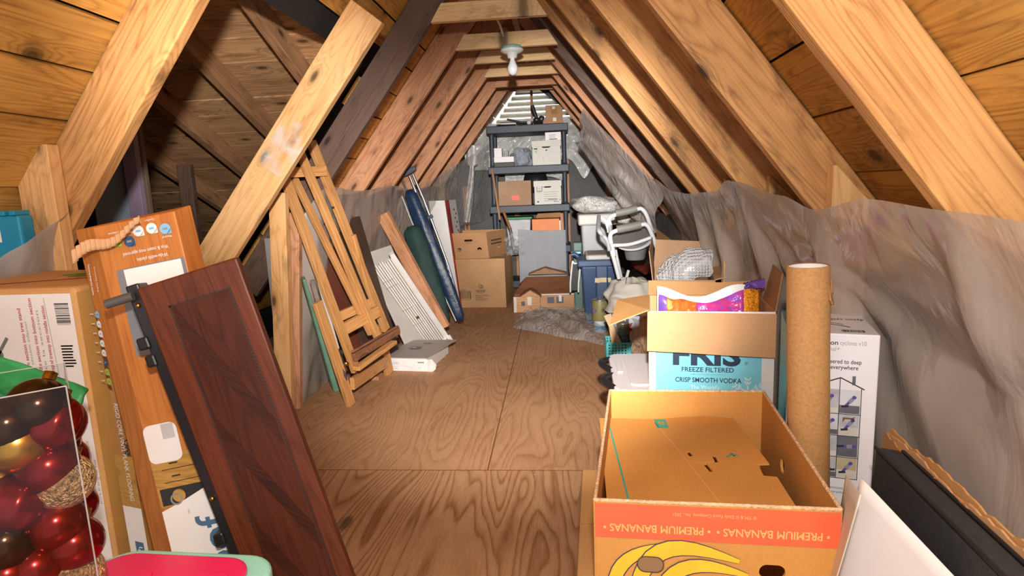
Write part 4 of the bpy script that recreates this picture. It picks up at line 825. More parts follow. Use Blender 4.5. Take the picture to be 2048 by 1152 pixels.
# --- ornaments in a clear pack
OW, OD, OH = .262, .16, .345; oR = P(132, 772, 'y', .745); ox = V((.74, .67, 0)).normalized(); oy = V((-.67, .74, 0)).normalized()
of = Fr(oR-ox*OW-V((0, 0, OH)), ox, oy)
oc = thing('clear_box', 'clear plastic pack holding christmas baubles at the lower left edge', 'box', of(OW/2, OD/2, 0))
t = NT('clear_acetate'); gl = t.n('ShaderNodeBsdfGlossy', i_Roughness=.06); tr = t.n('ShaderNodeBsdfTransparent'); fre = t.n('ShaderNodeLayerWeight', i_Blend=.25); mx = t.n('ShaderNodeMixShader')
tr.inputs[0].default_value = (.93, .92, .92, 1); t.l(t.math('MULTIPLY', fre.outputs[0], .5), mx.inputs[0]); t.l(tr.outputs[0], mx.inputs[1]); t.l(gl.outputs[0], mx.inputs[2]); t.l(mx.outputs[0], t.out.inputs['Surface']); ACE = t.m
ob = MB(); 
for (u0, u1, v0, v1, w0, w1) in ((0, OW, 0, .001, .02, OH), (OW-.001, OW, 0, OD, .02, OH), (0, OW, OD-.001, OD, .02, OH), (0, .001, 0, OD, .02, OH), (0, OW, 0, OD, .019, .02)): ob.box(u0, u1, v0, v1, w0, w1, fr=of)
ob.build('clear_sleeve', ACE, oc); eb = MB()
for u, v in ((OW, 0), (OW, OD)): eb.tube([of(u, v, .02), of(u, v, OH)], .0012, 6)
for v in (0, OD): eb.tube([of(0, v, OH), of(OW, v, OH)], .001, 6)
eb.build('sleeve_edge', M('acetate_edge', '#b8b0aa', .2, alpha=.55), oc)
Print(Fr(of(OW-.125, -.002, .17), ox+V((0, 0, .3)), V((0, 0, 1))-ox*.15)).rect(0, 0, .028, .07, M('hang_tag', '#cfc8d2', .3, alpha=.7)).done('sticker', oc)
RB = M('bauble_red', '#7a1210', .18, metal=.75, var=.08); GB = M('bauble_gold', '#b08238', .25, metal=.9, var=.12); BB = M('bauble_brown', '#3a2412', .15, metal=.8, var=.1); GLIT = M('bauble_glitter', '#bfa070', .35, metal=.7, var=.6, vs=150, bump=1, bs=260); CAPM = M('bauble_cap', '#c8a24a', .25, metal=1)
def onp(px, py, v):                      # a point of the pack's own depth plane
    d = CR*((px-1024)/FPX)+CD*((py-576)/FPX)+CF; o_ = of(0, v, 0); return EYEP+d*((o_-EYEP).dot(oy)/d.dot(oy))
orn = [(76, 812, BB, 0), (106, 846, RB, 1), (34, 888, GB, 0), (14, 850, BB, 0), (97, 934, RB, 0), (128, 962, GLIT, 0), (30, 1008, RB, 1), (112, 1046, RB, 0), (150, 1010, RB, 0), (0, 950, GB, 0), (148, 1086, RB, 0), (10, 1085, BB, 0), (70, 1134, RB, 0), (150, 1150, GLIT, 0), (60, 960, RB, 0), (100, 890, RB, 0), (120, 925, RB, 0), (80, 1010, GB, 0), (15, 1150, RB, 0)]
names = ['dark bronze bauble topmost right in the clear pack', 'ribbed red bauble near the top right of the clear pack', 'matt gold bauble behind the hanging sticker', 'dark bronze bauble at the upper left of the clear pack', 'glossy red bauble in the middle of the clear pack', 'glittering champagne bauble at the right side of the clear pack', 'ribbed red bauble left of the lower middle of the pack', 'glossy red bauble under the glittering champagne one', 'small dark red bauble squeezed against the right wall of the pack', 'gold bauble at the left picture edge below the bronze one', 'glossy red bauble low on the right of the pack', 'bronze bauble low at the left picture edge', 'glossy red bauble low in the middle of the pack', 'glittering gold bauble at the bottom of the pack', 'red bauble half hidden behind the matt gold one', 'red bauble behind the ribbed red one near the top', 'red bauble behind the glittering champagne one', 'gold bauble half hidden behind the lower red ones', 'glossy red bauble at the bottom left corner of the picture']
for i, (px_, py_, m, rib) in enumerate(orn):
    back = i in (14, 15, 16, 17, 8, 9); r_ = .040 if i not in (8,) else .032; c = onp(px_, py_, .105 if back else .043)
    o = thing('bauble', names[i], 'ornament', c, 'baubles in the clear pack')
    mb = MB(); n, k_ = 36, 18; vs = []
    for a_ in range(k_+1):
        for j in range(n):
            th = math.pi*a_/k_; rr_ = r_*(1+(.045*math.cos(9*2*math.pi*j/n)*math.sin(th) if rib else 0)); vs.append(c+V((rr_*math.sin(th)*math.cos(2*math.pi*j/n), rr_*math.cos(th)*.5-rr_*math.sin(th)*math.sin(2*math.pi*j/n)*.0, 0))*0+V((rr_*math.sin(th)*math.cos(2*math.pi*j/n), rr_*math.sin(th)*math.sin(2*math.pi*j/n)*.8+rr_*math.cos(th)*.6, rr_*math.cos(th)*.8-rr_*math.sin(th)*math.sin(2*math.pi*j/n)*.6)))
    mb.add(vs, [(a_*n+j, a_*n+(j+1) % n, (a_+1)*n+(j+1) % n, (a_+1)*n+j) for a_ in range(k_) for j in range(n)], 0, True); mb.build('ball', m, o)
    MB().lathe([(.001, .011), (.009, .011), (.009, 0), (.011, -.002)], c+V((0, .6, .8))*(r_-.001), 14, 0, V((0, 0, 1)).rotation_difference(V((0, .6, .8))).to_matrix()).build('cap', CAPM, o)
# --- green netting bag over the pack
def net(u, v):
    x = -1.18+.355*u; top = .84+.01*math.sin(u*7)-.115*u*u; z = top-.10*v-.02*math.sin(u*6+v*3)*v; return V((x-.02, .945-.055*math.sin(v*2.2)+.012*nz(u*8, v*8), max(z, .71-.01*u)))
t = NT('green_net'); t.b.inputs['Base Color'].default_value = lin('#1f8a48'); t.b.inputs['Roughness'].default_value = .5
n1 = t.n('ShaderNodeTexNoise', i_Scale=9, i_Detail=3); t.l(coords(t), n1.inputs['Vector']); t.l(t.ramp(n1.outputs[0], [(.3, lin('#0f5a2c')), (.7, lin('#2fa45c'))]), t.b.inputs['Base Color']); wv = t.n('ShaderNodeTexChecker', i_Scale=400); t.l(coords(t), wv.inputs['Vector']); t.bump(wv.outputs[1], .5, .004)
tag(MB().grid(net, 40, 20).build('netting_bag', t.m, solid=.006), 'green mesh bag slumped between the bauble pack and the white carton', 'bag')
# --- blue crate behind the near plastic
BLU = M('blue_plastic', '#1f86a8', .4, var=.06); bc = thing('blue_crate', 'bright blue plastic crate on the christmas tree box behind the drooping plastic', 'crate', (-1.30, 1.32, TH))
bfr = Fr((-1.415, 1.335, TH+.002), (1, .10, 0), (-.10, 1, 0)); cz = 1.045-TH; MB().box(0, .105, 0, .045, 0, cz-.012, fr=bfr).build('crate_body', BLU, bc, bev=.006)
for i in range(4): MB().box(.012+i*.024, .026+i*.024, -.004, .045, cz-.012, cz, fr=bfr).build('rib', BLU, bc, bev=.002)
Print(front(bfr)).rect(.02, cz-.075, .055, cz-.03, WHT).rect(.025, cz-.06, .05, cz-.058, INK, .0004).rect(.025, cz-.05, .045, cz-.048, INK, .0004).done('label_sticker', bc)
# ================================================================ the left wall, middle distance
def bar(name, pa, ya, pb, yb, wd, thk, mat, parent=None, side=None, **k):
    a, b = P(*pa, 'y', ya), P(*pb, 'y', yb); return beam(name, a, b, wd, thk, side or (1, .35, 0), mat, parent, **k)
EW = wood('easel_wood', '#d09a60', '#9c6634', knots=False, vary=.12); EWP = wood('easel_tray_wood', '#9a6a48', '#4c3026', vary=.1)
PAINTS = M('paint_smear', '#3e3a44', .5, var=.5, vs=40)
ea = thing('easel', 'paint-stained wooden studio easel leaning at the left wall', 'easel', (-1.1, 3.05, 0))
eside = V((.35, 1, .05))
up1 = bar('upright', (540, 276), 2.64, (712, 742), 2.86, .052, .024, EW, ea, eside)
up2 = bar('upright', (622, 283), 2.86, (772, 660), 3.17, .050, .026, EW, ea, eside)
bar('mast', (588, 356), 2.78, (742, 668), 3.02, .034, .024, EW, ea, eside); bar('mast', (570, 234), 2.68, (756, 676), 3.05, .036, .03, EW, ea, eside)
bar('mast', (706, 470), 3.0, (752, 625), 3.1, .03, .02, EW, ea, eside)
bar('crossbar', (577, 345), 2.72, (652, 342), 2.89, .048, .022, EW, ea, (0, 0, 1))
bar('crossbar', (672, 636), 2.88, (740, 606), 3.08, .05, .022, EW, ea, (0, 0, 1)); bar('crossbar', (684, 660), 2.86, (756, 622), 3.08, .06, .03, EW, ea, (0, 0, 1))
bar('leg', (634, 604), 2.72, (702, 810), 2.825, .050, .026, EW, ea, eside); bar('leg', (758, 650), 3.24, (778, 747), 3.345, .062, .026, EW, ea, eside)
bar('base_rail', (704, 768), 2.86, (772, 722), 3.30, .065, .024, EW, ea, (0, 0, 1))
t_ = bar('canvas_tray', (706, 716), 2.83, (796, 660), 3.20, .040, .030, EWP, ea, (0, 0, 1)); bar('tray_lip', (704, 704), 2.79, (796, 652), 3.15, .010, .012, EWP, ea, (0, 0, 1)); bar('tray_ledge', (712, 738), 2.80, (788, 684), 3.17, .022, .04, EW, ea, (0, 0, 1))
MB().lathe([(.001, .004), (.011, .004), (.012, 0), (.012, -.004)], P(693, 728, 'y', 2.80), 16, 0, V((0, 0, 1)).rotation_difference(V((.5, -.8, 0))).to_matrix()).build('brass_hinge', BRS, ea)
for (pp, y_, sx_, sz_) in (((656, 655), 2.775, .008, .05), ((662, 690), 2.785, .010, .03), ((690, 750), 2.80, .012, .07), ((640, 560), 2.765, .004, .06), ((684, 705), 2.81, .006, .03)):
    q_ = P(*pp, 'y', y_); e_ = (P(712, 742, 'y', 2.86)-P(540, 276, 'y', 2.64)).normalized(); MB().tube([q_-e_*sz_/2, q_, q_+e_*sz_/2], [.001, sx_*.8, .001], 8).build('paint_smear', PAINTS, ea)
for pp, y_ in (((650, 448), 2.93), ((627, 368), 2.86), ((666, 415), 2.93)): MB().lathe([(.001, .004), (.006, .004), (.006, -.004)], P(*pp, 'y', y_), 12, 0, V((0, 0, 1)).rotation_difference(V((.6, -.7, 0))).to_matrix()).build('bolt_hole', BLKP, ea)
def slab(name, label, cat, tl, tr, br, thk, mat, group=None, bl=None, **k):
    """a board given by its top edge and lower right corner, resting on the floor"""
    tl, tr, br = V(tl), V(tr), V(br); n = (tr-tl).cross(br-tr).normalized(); n = -n if n.x > 0 else n
    d = br-tr; bl2 = V(bl) if bl else tl+d; bl2 = tl+(bl2-tl)*(tl.z/max(1e-6, tl.z-bl2.z)) if tl.z-bl2.z > 0 else bl2
    return tag(MB().hexa([bl2, br, tr, tl]+[q+n*thk for q in (bl2, br, tr, tl)]).build(name, mat, bev=.002, mat4=Fr(tl, d, tr-tl).m4(), **k), label, cat, group)
DKB = M('dark_brown_board', '#4a342a', .45, var=.12, vs=5); RDB = M('red_brown_board', '#6e3a2a', .4, var=.12, vs=5)
slab('dark_board', 'dark brown flat board leaning behind the easel, its right edge in view', 'board', P(650, 449, 'y', 3.10), P(720, 432, 'y', 3.45), P(806, 722, 'z', 0), .02, DKB)
slab('red_brown_board', 'red-brown board leaning just behind the easel masts', 'board', P(612, 460, 'y', 2.93), P(672, 446, 'y', 3.18), P(762, 742, 'z', 0), .018, RDB)
gb = P(604, 560, 'y', 2.68); gbo = P(680, 784, 'z', 0)
tag(MB().hexa([gbo+V((-.03, -.01, 0)), gbo, gbo+V((-.06, .12, 0)), gbo+V((-.10, .11, 0)), gb+V((-.0, -.0, 0)), gb+V((.018, 0, .005)), gb+V((-.04, .12, .005)), gb+V((-.06, .11, 0))]).build('green_board', M('green_paint', '#6f9c84', .5, var=.1), bev=.01), 'sea-green painted board edge leaning left of the easel leg', 'board')
f0, f1 = P(624, 560, 'y', 2.76), P(664, 700, 'y', 2.83)
pfx = thing('picture_frame', 'thin grey framed picture wedged between the green board and the easel', 'picture', f1)
beam('frame_edge', f0, f1, .022, .016, (1, .3, 0), M('grey_wood', '#7a6c60', .7, var=.3), pfx); beam('white_mount', f0+V((.022, .02, 0)), f1+V((.022, .02, 0)), .018, .008, (1, .3, 0), CARDG, pfx)
slab('white_board', 'off-white flat board leaning behind the bundle of blinds', 'board', P(728, 508, 'y', 3.52), P(782, 490, 'y', 3.78), P(868, 688, 'z', 0), .012, M('white_panel', '#cfc8c0', .5, var=.04))
# bundle of blinds
bn = thing('blind_bundle', 'bundle of white window blinds leaning on end by the printed white box', 'blinds', P(876, 690, 'z', 0)); BW = M('blind_white', '#e4e0da', .45, var=.06); CORD = M('blind_cord', '#b0a69a', .7)
b0_, b1_ = P(762, 522, 'y', 3.52), P(878, 690, 'z', 0.0); bdv = (b1_-b0_); sidev = V((.9, .45, .1)); bfr_ = Fr(b0_, bdv, sidev); BL = bdv.length; bz = bfr_.z
if bz.y > 0: bz = -bz
r_ = random.Random(4); LBF = Fr(b0_, bfr_.x, bfr_.y, bz)
for i in range(9):
    u = -.062+i*.0145; MB().box(r_.uniform(0, .02), BL-r_.uniform(.0, .02), u, u+.011, -.012+r_.uniform(0, .010), .012+.01*(i in (5, 6)), fr=LBF).build('slat_stack', BW, bn, bev=.0015)
MB().box(-.012, BL-.03, .062, .092, -.015, .022, fr=LBF).build('head_rail', BW, bn, bev=.002)
for v_ in (.16, .22, .48, .66): MB().tube([LBF(BL*v_+.01*math.sin(a*2), -.066+.16*a, .016+.006*math.sin(a*6)) for a in [k/8 for k in range(9)]], .002, 6).build('cord', CORD, bn)
for k in range(2): MB().box(BL-.05, BL-.005, .075-.035*k, .105-.035*k, .015, .045, fr=LBF).build('end_bracket', BW, bn, bev=.004)
MB().box(BL*.60, BL*.62, -.02, .0, .012, .022, fr=LBF).build('clip', BRS, bn)
o = beam('plank', P(766, 428, 'y', 3.90), P(888, 655, 'y', 3.98), .085, .038, (1, -.25, .25), PINE_B); tag(o, 'loose pine plank leaning between the white panel and the green bag', 'plank')
# bags and crutches
def softbag(name, label, a, b, w0, w1, th, mat, cat='bag', wr=.006, nrib=5):
    a, b = V(a), V(b); fr = Fr(a, b-a, (1, -.1, .3)); L = (b-a).length; n = 20; m = MB(); k = 26; vs = []
    for i in range(k+1):
        t = i/k; e = min(1, 1.0*math.sin(math.pi*min(1, max(0, t*.96+.02)))**.14) if 0 < t < 1 else .35
        for j in range(n):
            an = 2*math.pi*j/n; wd = (w0+(w1-w0)*t)*e; r = 1+.10*nz(t*6, math.cos(an)*2, math.sin(an)*2)
            vs.append(fr(L*t, wd*math.cos(an)*r, th*e*math.sin(an)*r+wr*math.sin(j*nrib+t*4)*(.5+.5*nz(t*9, j))))
    m.add(vs, [(i*n+j, i*n+(j+1) % n, (i+1)*n+(j+1) % n, (i+1)*n+j) for i in range(k) for j in range(n)]+[tuple(range(n-1, -1, -1)), tuple(k*n+j for j in range(n))], 0, True)
    return m.build(name, mat), fr, L
GBAG = M('green_canvas', '#24403a', .75, var=.2, vs=20, bump=.3, bs=25); NAVY = M('navy_nylon', '#1f3350', .4, var=.2, vs=15, bump=.5, bs=18)
o, _, _ = softbag('canvas_bag', '', P(822, 452, 'y', 4.32), P(886, 650, 'y', 4.30), .085, .085, .06, GBAG); tag(o, 'dark green canvas bag leaning left of the navy bag', 'bag')
nb = thing('folding_chair_bag', 'long navy nylon bag with white piping leaning on end', 'bag', P(921, 640, 'y', 4.36))
o, fr_, L_ = softbag('bag_body', '', P(817, 380, 'y', 4.42), P(922, 642, 'y', 4.36), .062, .052, .035, NAVY); o.parent = nb; o.matrix_parent_inverse = WM[nb.name].inverted()
pth = [P(802, 388, 'y', 4.39), P(822, 440, 'y', 4.38), P(862, 534, 'y', 4.36), P(912, 642, 'y', 4.33)]; MB().tube(pth, .0045, 6).build('piping', M('white_piping', '#d8d4cc', .5), nb)
for i in range(11): q_ = P(894+i*2.0, 566+i*3.9, 'y', 4.325); MB().box(-.006, .006, -.001, .001, -.005+.002*(i % 3), .005, fr=Fr(q_, (.4, 0, -.9), (0, 1, 0))).build('mark', M('grey_lettering', '#8c8c90', .6), nb)
MB().box(-.012, .012, -.01, .01, -.02, .02, fr=Fr(P(860, 528, 'y', 4.33), (1, 0, 0), (0, 1, 0))).build('yellow_tag', M('yellow_tag', '#c8a83c', .6), nb, bev=.003)
ALU = M('aluminium', '#c4c6ca', .25, metal=.85, var=.04); RUBB = M('grey_rubber', '#5c6470', .7, var=.1)
cr = thing('crutch', 'aluminium underarm crutch with grey pad leaning behind the navy bag', 'crutch', P(922, 620, 'y', 4.62))
MB().tube([P(819, 352, 'y', 4.6), P(842, 410, 'y', 4.6), P(866, 480, 'y', 4.6), P(905, 560, 'y', 4.6), P(922, 620, 'y', 4.6)], .010, 10).build('tube', ALU, cr); MB().tube([P(826, 349, 'y', 4.62), P(848, 400, 'y', 4.62), P(874, 470, 'y', 4.61), P(896, 530, 'y', 4.6), P(905, 560, 'y', 4.6)], .010, 10).build('tube', ALU, cr)
MB().tube([P(804, 358, 'y', 4.7), P(816, 390, 'y', 4.68)], .010, 10).build('tube', ALU, cr)
MB().tube([P(806, 350, 'y', 4.6), P(812, 346, 'y', 4.6), P(820, 341, 'y', 4.6), P(831, 336, 'y', 4.6)], [.016, .024, .026, .018], 12).build('underarm_pad', RUBB, cr); MB().tube([P(850, 440, 'y', 4.57), P(864, 432, 'y', 4.62)], .016, 10).build('hand_grip', RUBB, cr)
# printed white and red carton, brown boxes behind
wr_ = Fr(P(866, 600, 'y', 5.28)*1, (1, .0, 0), (0, 1, 0)); X0 = P(857, 402, 'y', 5.25); X1 = P(889, 401, 'y', 5.25); wf = Fr((X0.x, 5.25, 0), (1, 0, 0), (-.02, 1, 0)); 
WHC = M('white_red_card', '#dcd8d4', .5, var=.04); REDC = M('red_print', '#b03024', .5, var=.06)
wt = thing('white_carton', 'tall narrow white carton with a red stripe, behind the navy bag', 'box', wf(.06, .15, 0)); ww = X1.x-X0.x; wh = X0.z
fbuild(MB().hexa([wf(.09, 0, 0), wf(ww+.09, 0, 0), wf(ww+.12, .38, 0), wf(.12, .38, 0), wf(0, 0, wh), wf(ww, 0, wh), wf(ww+.03, .38, wh), wf(.03, .38, wh)]), 'carton_body', WHC, wt, wf, bev=.002)
pw = Print(Fr(wf(ww+.09, 0, 0), V((.03, .38, 0)), V((-.09, 0, wh))), .002); hl = V((-.09, 0, wh)).length
pw.rect(.0, 0, .13, hl, REDC); pw.text('TARGUS', .07, hl*.86, .05, M('gold_ink', '#d0a04a', .6, var=0), 90, width=.13, dz=.0006) if 0 else None
pw.poly([(.03, hl*.70), (.12, hl*.70), (.12, hl*.92), (.06, hl*.94)], M('dark_red_print', '#8a2018', .5), .0004)
for i in range(13): pw.rect(.24+.05*(i % 2), hl*(.42+.04*i), .275+.05*(i % 2), hl*(.436+.04*i), INK)
pw.done('printed_side', wt)
X0 = P(828, 366, 'y', 5.75); carton('cardboard_box', 'brown carton standing behind the white and red carton', Fr((X0.x, 5.72, 0), (1, 0, 0), (0, 1, 0)), P(890, 366, 'y', 5.75).x-X0.x, .3, X0.z, kraft('kraft_shade', '#9a7c60'))
tag(MB().tube([P(819, 372, 'y', 5.1), P(826, 420, 'y', 5.1), P(860, 560, 'y', 5.1)], .012, 10).build('wooden_rod', PINE_T), 'thin pale wooden rod standing behind the crutch pad', 'rod')
# the printed white box on the floor, and a scrap
tb0, tb1 = P(778, 741, 'z', 0), P(856, 743, 'z', 0); tfx = Fr((tb0.x-.03, tb0.y, 0), (tb1.x-tb0.x, tb1.y-tb0.y, 0), (.12, 1, 0)); TW_ = (tb1-tb0).length+.03; TDp, THt = .40, .078
tb = thing('light_fixture_box', 'torn white printed box lying flat on the floor by the easel foot', 'box', tfx(TW_/2, TDp/2, 0))
GREYTOP = M('grey_box_top', '#a99c94', .6, var=.08)
fbuild(MB().box(0, TW_, 0, TDp, 0, THt, fr=tfx), 'box_body', CARDW, tb, tfx, bev=.002)
fbuild(MB().hexa([tfx(-.01, .0, THt), tfx(TW_, -.01, THt+.004), tfx(TW_+.06, TDp, THt+.012), tfx(.02, TDp+.02, THt), tfx(-.01, 0, THt+.004), tfx(TW_, -.01, THt+.008), tfx(TW_+.06, TDp, THt+.016), tfx(.02, TDp+.02, THt+.004)]), 'torn_lid', GREYTOP, tb, tfx)
MB().prism([tfx(TW_, .0, .0), tfx(TW_, .0, THt-.005), tfx(TW_+.035, -.012, THt+.002), tfx(TW_+.060, -.01, THt*.6), tfx(TW_+.05, .0, .015), tfx(TW_+.03, .002, 0)], (0, .002, 0)).build('open_flap', CARDW, tb)
pb = Print(front(tfx), .001); pb.text('SATORI', .055, THt*.62, .022, GREYINK, width=.085, space=1.15); pb.lines(.02, .10, THt*.35, 3, .007, GREYINK, .0016); pb.line([(.11, THt*.5), (.20, THt*.2)], .001, GREYINK); pb.text('73', TW_-.05, THt*.3, .012, GREYINK); pb.rect(TW_-.06, THt*.66, TW_-.02, THt*.76, GREYINK); pb.done('printed_front', tb)
pb = Print(topface(tfx, THt+.014), .001); pb.rect(.10, .17, .17, .22, PHD); pb.rect(.11, .18, .14, .20, PHG, .0003); pb.rect(.14, .30, .20, .325, GREYINK); pb.done('printed_top', tb)
tag(MB().box(P(747, 752, 'z', 0).x, P(766, 752, 'z', 0).x, 3.22, 3.30, 0, .022).build('wood_block', PINE_B, bev=.003), 'small scrap block of wood on the floor by the easel right foot', 'wood block')
# ================================================================ far end, left: big carton with a small open fruit box
s0, s1 = P(903, 616, 'z', 0), P(1013, 615, 'z', 0); sf = Fr((s0.x, s0.y, 0), (s1.x-s0.x, s1.y-s0.y, 0), (.0, 1, 0)); SW = (s1-s0).length; SH = P(1000, 516, 'y', s0.y).z
sd = carton('furniture_carton', 'large kraft furniture carton on the floor at the far left', sf, SW, .45, SH, kraft('kraft_far', '#b08860'), flap_seam=False, tape='top')
pu = Print(front(sf), .0015); KI = M('carton_ink', '#4c3a2c', .7, var=0)
pu.text('SAUDER', SW*.555, SH*.345, .030, KI, width=.085, bold=.02); pu.ring(SW*.55, SH*.44, .018, .004, KI); pu.ring(SW*.575, SH*.43, .014, .004, KI); pu.text('#95821', SW*.22, SH*.37, .026, KI, width=.065); pu.text('WOODWORKING', SW*.55, SH*.305, .010, KI, width=.05)
pu.barcode(SW*.15, SH*.19, .115, .065, KI); pu.line([(SW*.14, SH*.17), (SW*.36, SH*.17), (SW*.36, SH*.345), (SW*.14, SH*.345), (SW*.14, SH*.17)], .003, KI); pu.text('Natural Cafuta', SW*.57, SH*.255, .020, KI, width=.12, bold=.01); pu.text('Flat Panel', SW*.52, SH*.215, .018, KI, width=.07, bold=.01); pu.lines(SW*.45, SW*.70, SH*.18, 2, .012, KI, .003); pu.done('printed_front', sd)
y0_ = s0.y+.02; q = [P(900, 467, 'y', y0_), P(972, 467, 'y', y0_), P(980, 514, 'y', y0_), P(903, 513, 'y', y0_)]
fb2 = thing('fruit_box', 'small open kraft fruit box with heart-shaped hand holes, on the large carton', 'box', (q[0].x+.2, y0_+.2, SH)); KRF = kraft('kraft_fruit', '#a67c56')
hz_ = q[0].z-SH; Lq = q[1].x-q[0].x; dq = .36
def heart(u, v, s): return [(u-s, v+s*.55), (u+s, v+s*.55), (u+s*1.05, v+s*.1), (u, v-s*.75), (u-s*1.05, v+s*.1)]
fo = Fr((q[0].x, y0_, SH), (1, 0, 0), (0, 0, 1)); panel(fo, [(0.02, 0), (Lq+.02, 0), (Lq, hz_), (0, hz_)], [heart(Lq*.50, hz_*.66, .035), oval(Lq*.24, hz_*.36, .018, .015), oval(Lq*.80, hz_*.36, .02, .016)], .005, MB()).build('front_panel', KRF, fb2)
fo2 = Fr((q[0].x+.05, y0_+dq, SH), (1, .0, 0), (0, 0, 1)); panel(fo2, [(0, 0), (Lq+.09, 0), (Lq+.09, hz_), (0, hz_)], [heart(Lq*.72, hz_*.60, .04), oval(Lq*.5, hz_*.3, .02, .016)], .005, MB()).build('back_panel', KRF, fb2)
dv = fo2.o-fo.o; fo3 = Fr(fo.o, dv, (0, 0, 1)); panel(fo3, [(0, 0), (dv.length, 0), (dv.length, hz_), (0, hz_)], [], .005, MB()).build('side_panel', KRF, fb2)
o4 = fo.o+V((Lq, 0, 0)); d4 = fo2.o+V((Lq+.09, 0, 0))-o4; fo4 = Fr(o4, d4, (0, 0, 1)); panel(fo4, [(0, 0), (d4.length, 0), (d4.length, hz_), (0, hz_)], [oval(d4.length*.6, hz_*.35, .02, .016)], .005, MB()).build('side_panel', KRF, fb2)
pp_ = Print(fo4, .004); pp_.lines(.08, d4.length*.95, hz_*.62, 2, .03, KI, .014, seed=2); pp_.done('printed_side', fb2) 
MB().prism([fo.o, fo.o+V((Lq, 0, 0)), fo2.o+V((Lq+.09, 0, 0)), fo2.o], (0, 0, .005)).build('bottom_panel', KRF, fb2)
st = thing('broom', 'wooden tool handle with a metal ferrule sticking up beside the fruit box', 'broom', P(1030, 500, 'y', 5.5))
MB().tube([P(1006, 421, 'y', 5.75), P(1021, 458, 'y', 5.62)], .013, 10).build('handle', wood('handle_wood', '#a87850', '#6c4628', knots=False), st); MB().tube([P(1021, 458, 'y', 5.62), P(1023, 468, 'y', 5.6), P(1028, 500, 'y', 5.56)], [.012, .014, .012], 10).build('ferrule', ALU, st)
def scrunch(name, label, fn, mat, nu=40, nv=30, cat='plastic wrap'): return tag(MB().grid(fn, nu, nv).build(name, mat), label, cat)
CLR = film('clear_wrap', '#d8d8da', .30, .10, 26, 1.0)
a_ = P(1012, 470, 'y', 5.52); scrunch('plastic_wrap', 'clear plastic wrap bunched around the tool ferrule on the large carton', lambda u, v: V((a_.x+.17*u+.02*nz(u*6, v*5), a_.y-.05+.10*nz(u*4, v*4, 3), SH+.005+(.20-.1*abs(u-.4))*v+.015*nz(u*9, v*7, 1))), CLR, 20, 14)
# grey folded board, doll's house, film on the floor
GC = M('grey_cardboard', '#8f9094', .8, var=.08, vs=5); g0 = [P(1036, 459, 'y', 5.62), P(1070, 461, 'y', 5.66), P(1101, 461, 'y', 5.62), P(1131, 460, 'y', 5.66)]
gt = thing('folded_board', 'grey three-panel cardboard display board standing before the shelving', 'board', (-.23, 5.64, 0))
for i in range(3): a, b = g0[i], g0[i+1]; MB().hexa([(a.x, a.y, 0), (b.x, b.y, 0), (b.x, b.y+.008, 0), (a.x, a.y+.008, 0), (a.x, a.y+.01, a.z), (b.x, b.y+.01, b.z), (b.x, b.y+.018, b.z), (a.x, a.y+.018, a.z)]).build('fold_panel', GC, gt)
dh = thing('dollhouse', 'wooden model house with a brown roof and gabled porch on the floor', 'dollhouse', (-.16, 5.2, 0))
DWL = wood('doll_wall', '#c99c74', '#a87650', knots=False); DRF = wood('doll_roof', '#8a5a3c', '#5c3824', knots=False, ax=(0, 1, 2)); DTR = M('doll_trim', '#d6cec4', .6, var=.1)
h1 = .145; fwx0, fwx1, fwy = P(1029, 625, 'z', 0).x, P(1081, 622, 'z', 0).x, 5.05; mx1 = P(1172, 600, 'y', 5.12).x; my = 5.12; yb_ = 5.52
MB().box(fwx0, fwx1, fwy, yb_, 0, h1-.01).build('wing_wall', DWL, dh); MB().box(fwx1, mx1-.02, my, yb_, 0, h1).build('main_wall', DWL, dh)
zr_ = .255
MB().hexa([(fwx0-.0, my-.03, h1-.005), (mx1, my-.03, h1+.005), (mx1, yb_-.18, zr_), (fwx0+.09, yb_-.18, zr_), (fwx0, my-.03, h1+.003), (mx1, my-.03, h1+.013), (mx1, yb_-.18, zr_+.008), (fwx0+.09, yb_-.18, zr_+.008)]).build('roof', DRF, dh)
MB().hexa([(fwx0, yb_+.05, h1), (mx1, yb_+.05, h1), (mx1, yb_-.18, zr_), (fwx0+.09, yb_-.18, zr_), (fwx0, yb_+.05, h1+.008), (mx1, yb_+.05, h1+.008), (mx1, yb_-.18, zr_+.008), (fwx0+.09, yb_-.18, zr_+.008)]).build('roof', DRF, dh)
pcx = (P(1041, 598, 'y', fwy).x+P(1081, 598, 'y', fwy).x)/2; pw_ = .085; zp = P(1062, 581, 'y', fwy).z; zq = h1-.01
MB().prism([(pcx-pw_, fwy-.006, zq), (pcx+pw_, fwy-.006, zq), (pcx, fwy-.006, zp)], (0, .012, 0)).build('gable_front', DWL, dh)
for s_ in (-1, 1): MB().hexa([(pcx, fwy-.01, zp), (pcx+s_*(pw_+.01), fwy-.01, zq-.004), (pcx+s_*(pw_+.01), yb_-.3, zq-.004+.02), (pcx, yb_-.2, zp), (pcx, fwy-.01, zp+.007), (pcx+s_*(pw_+.01), fwy-.01, zq+.003), (pcx+s_*(pw_+.01), yb_-.3, zq+.023), (pcx, yb_-.2, zp+.007)]).build('porch_roof', DRF, dh)
MB().prism([(fwx0-.0+.10, yb_-.02, .26), (mx1-.16, yb_-.02, .26), ((fwx0+mx1)/2-.05, yb_-.02, .318)], (0, .15, 0)).build('rear_gable', wood('doll_gable', '#a07a58', '#7a5638', knots=False), dh)
MB().box(fwx0-.004, fwx0+.02, fwy-.004, fwy+.01, 0, h1-.01).build('corner_trim', DTR, dh); MB().box(fwx0+.115, fwx0+.15, fwy-.004, fwy+.004, .06, h1-.012).build('porch_post', DTR, dh)
MB().box(fwx0+.062, fwx0+.092, fwy-.003, fwy+.003, .055, .095).build('window_pane', M('doll_window', '#5a5f6a', .3), dh)
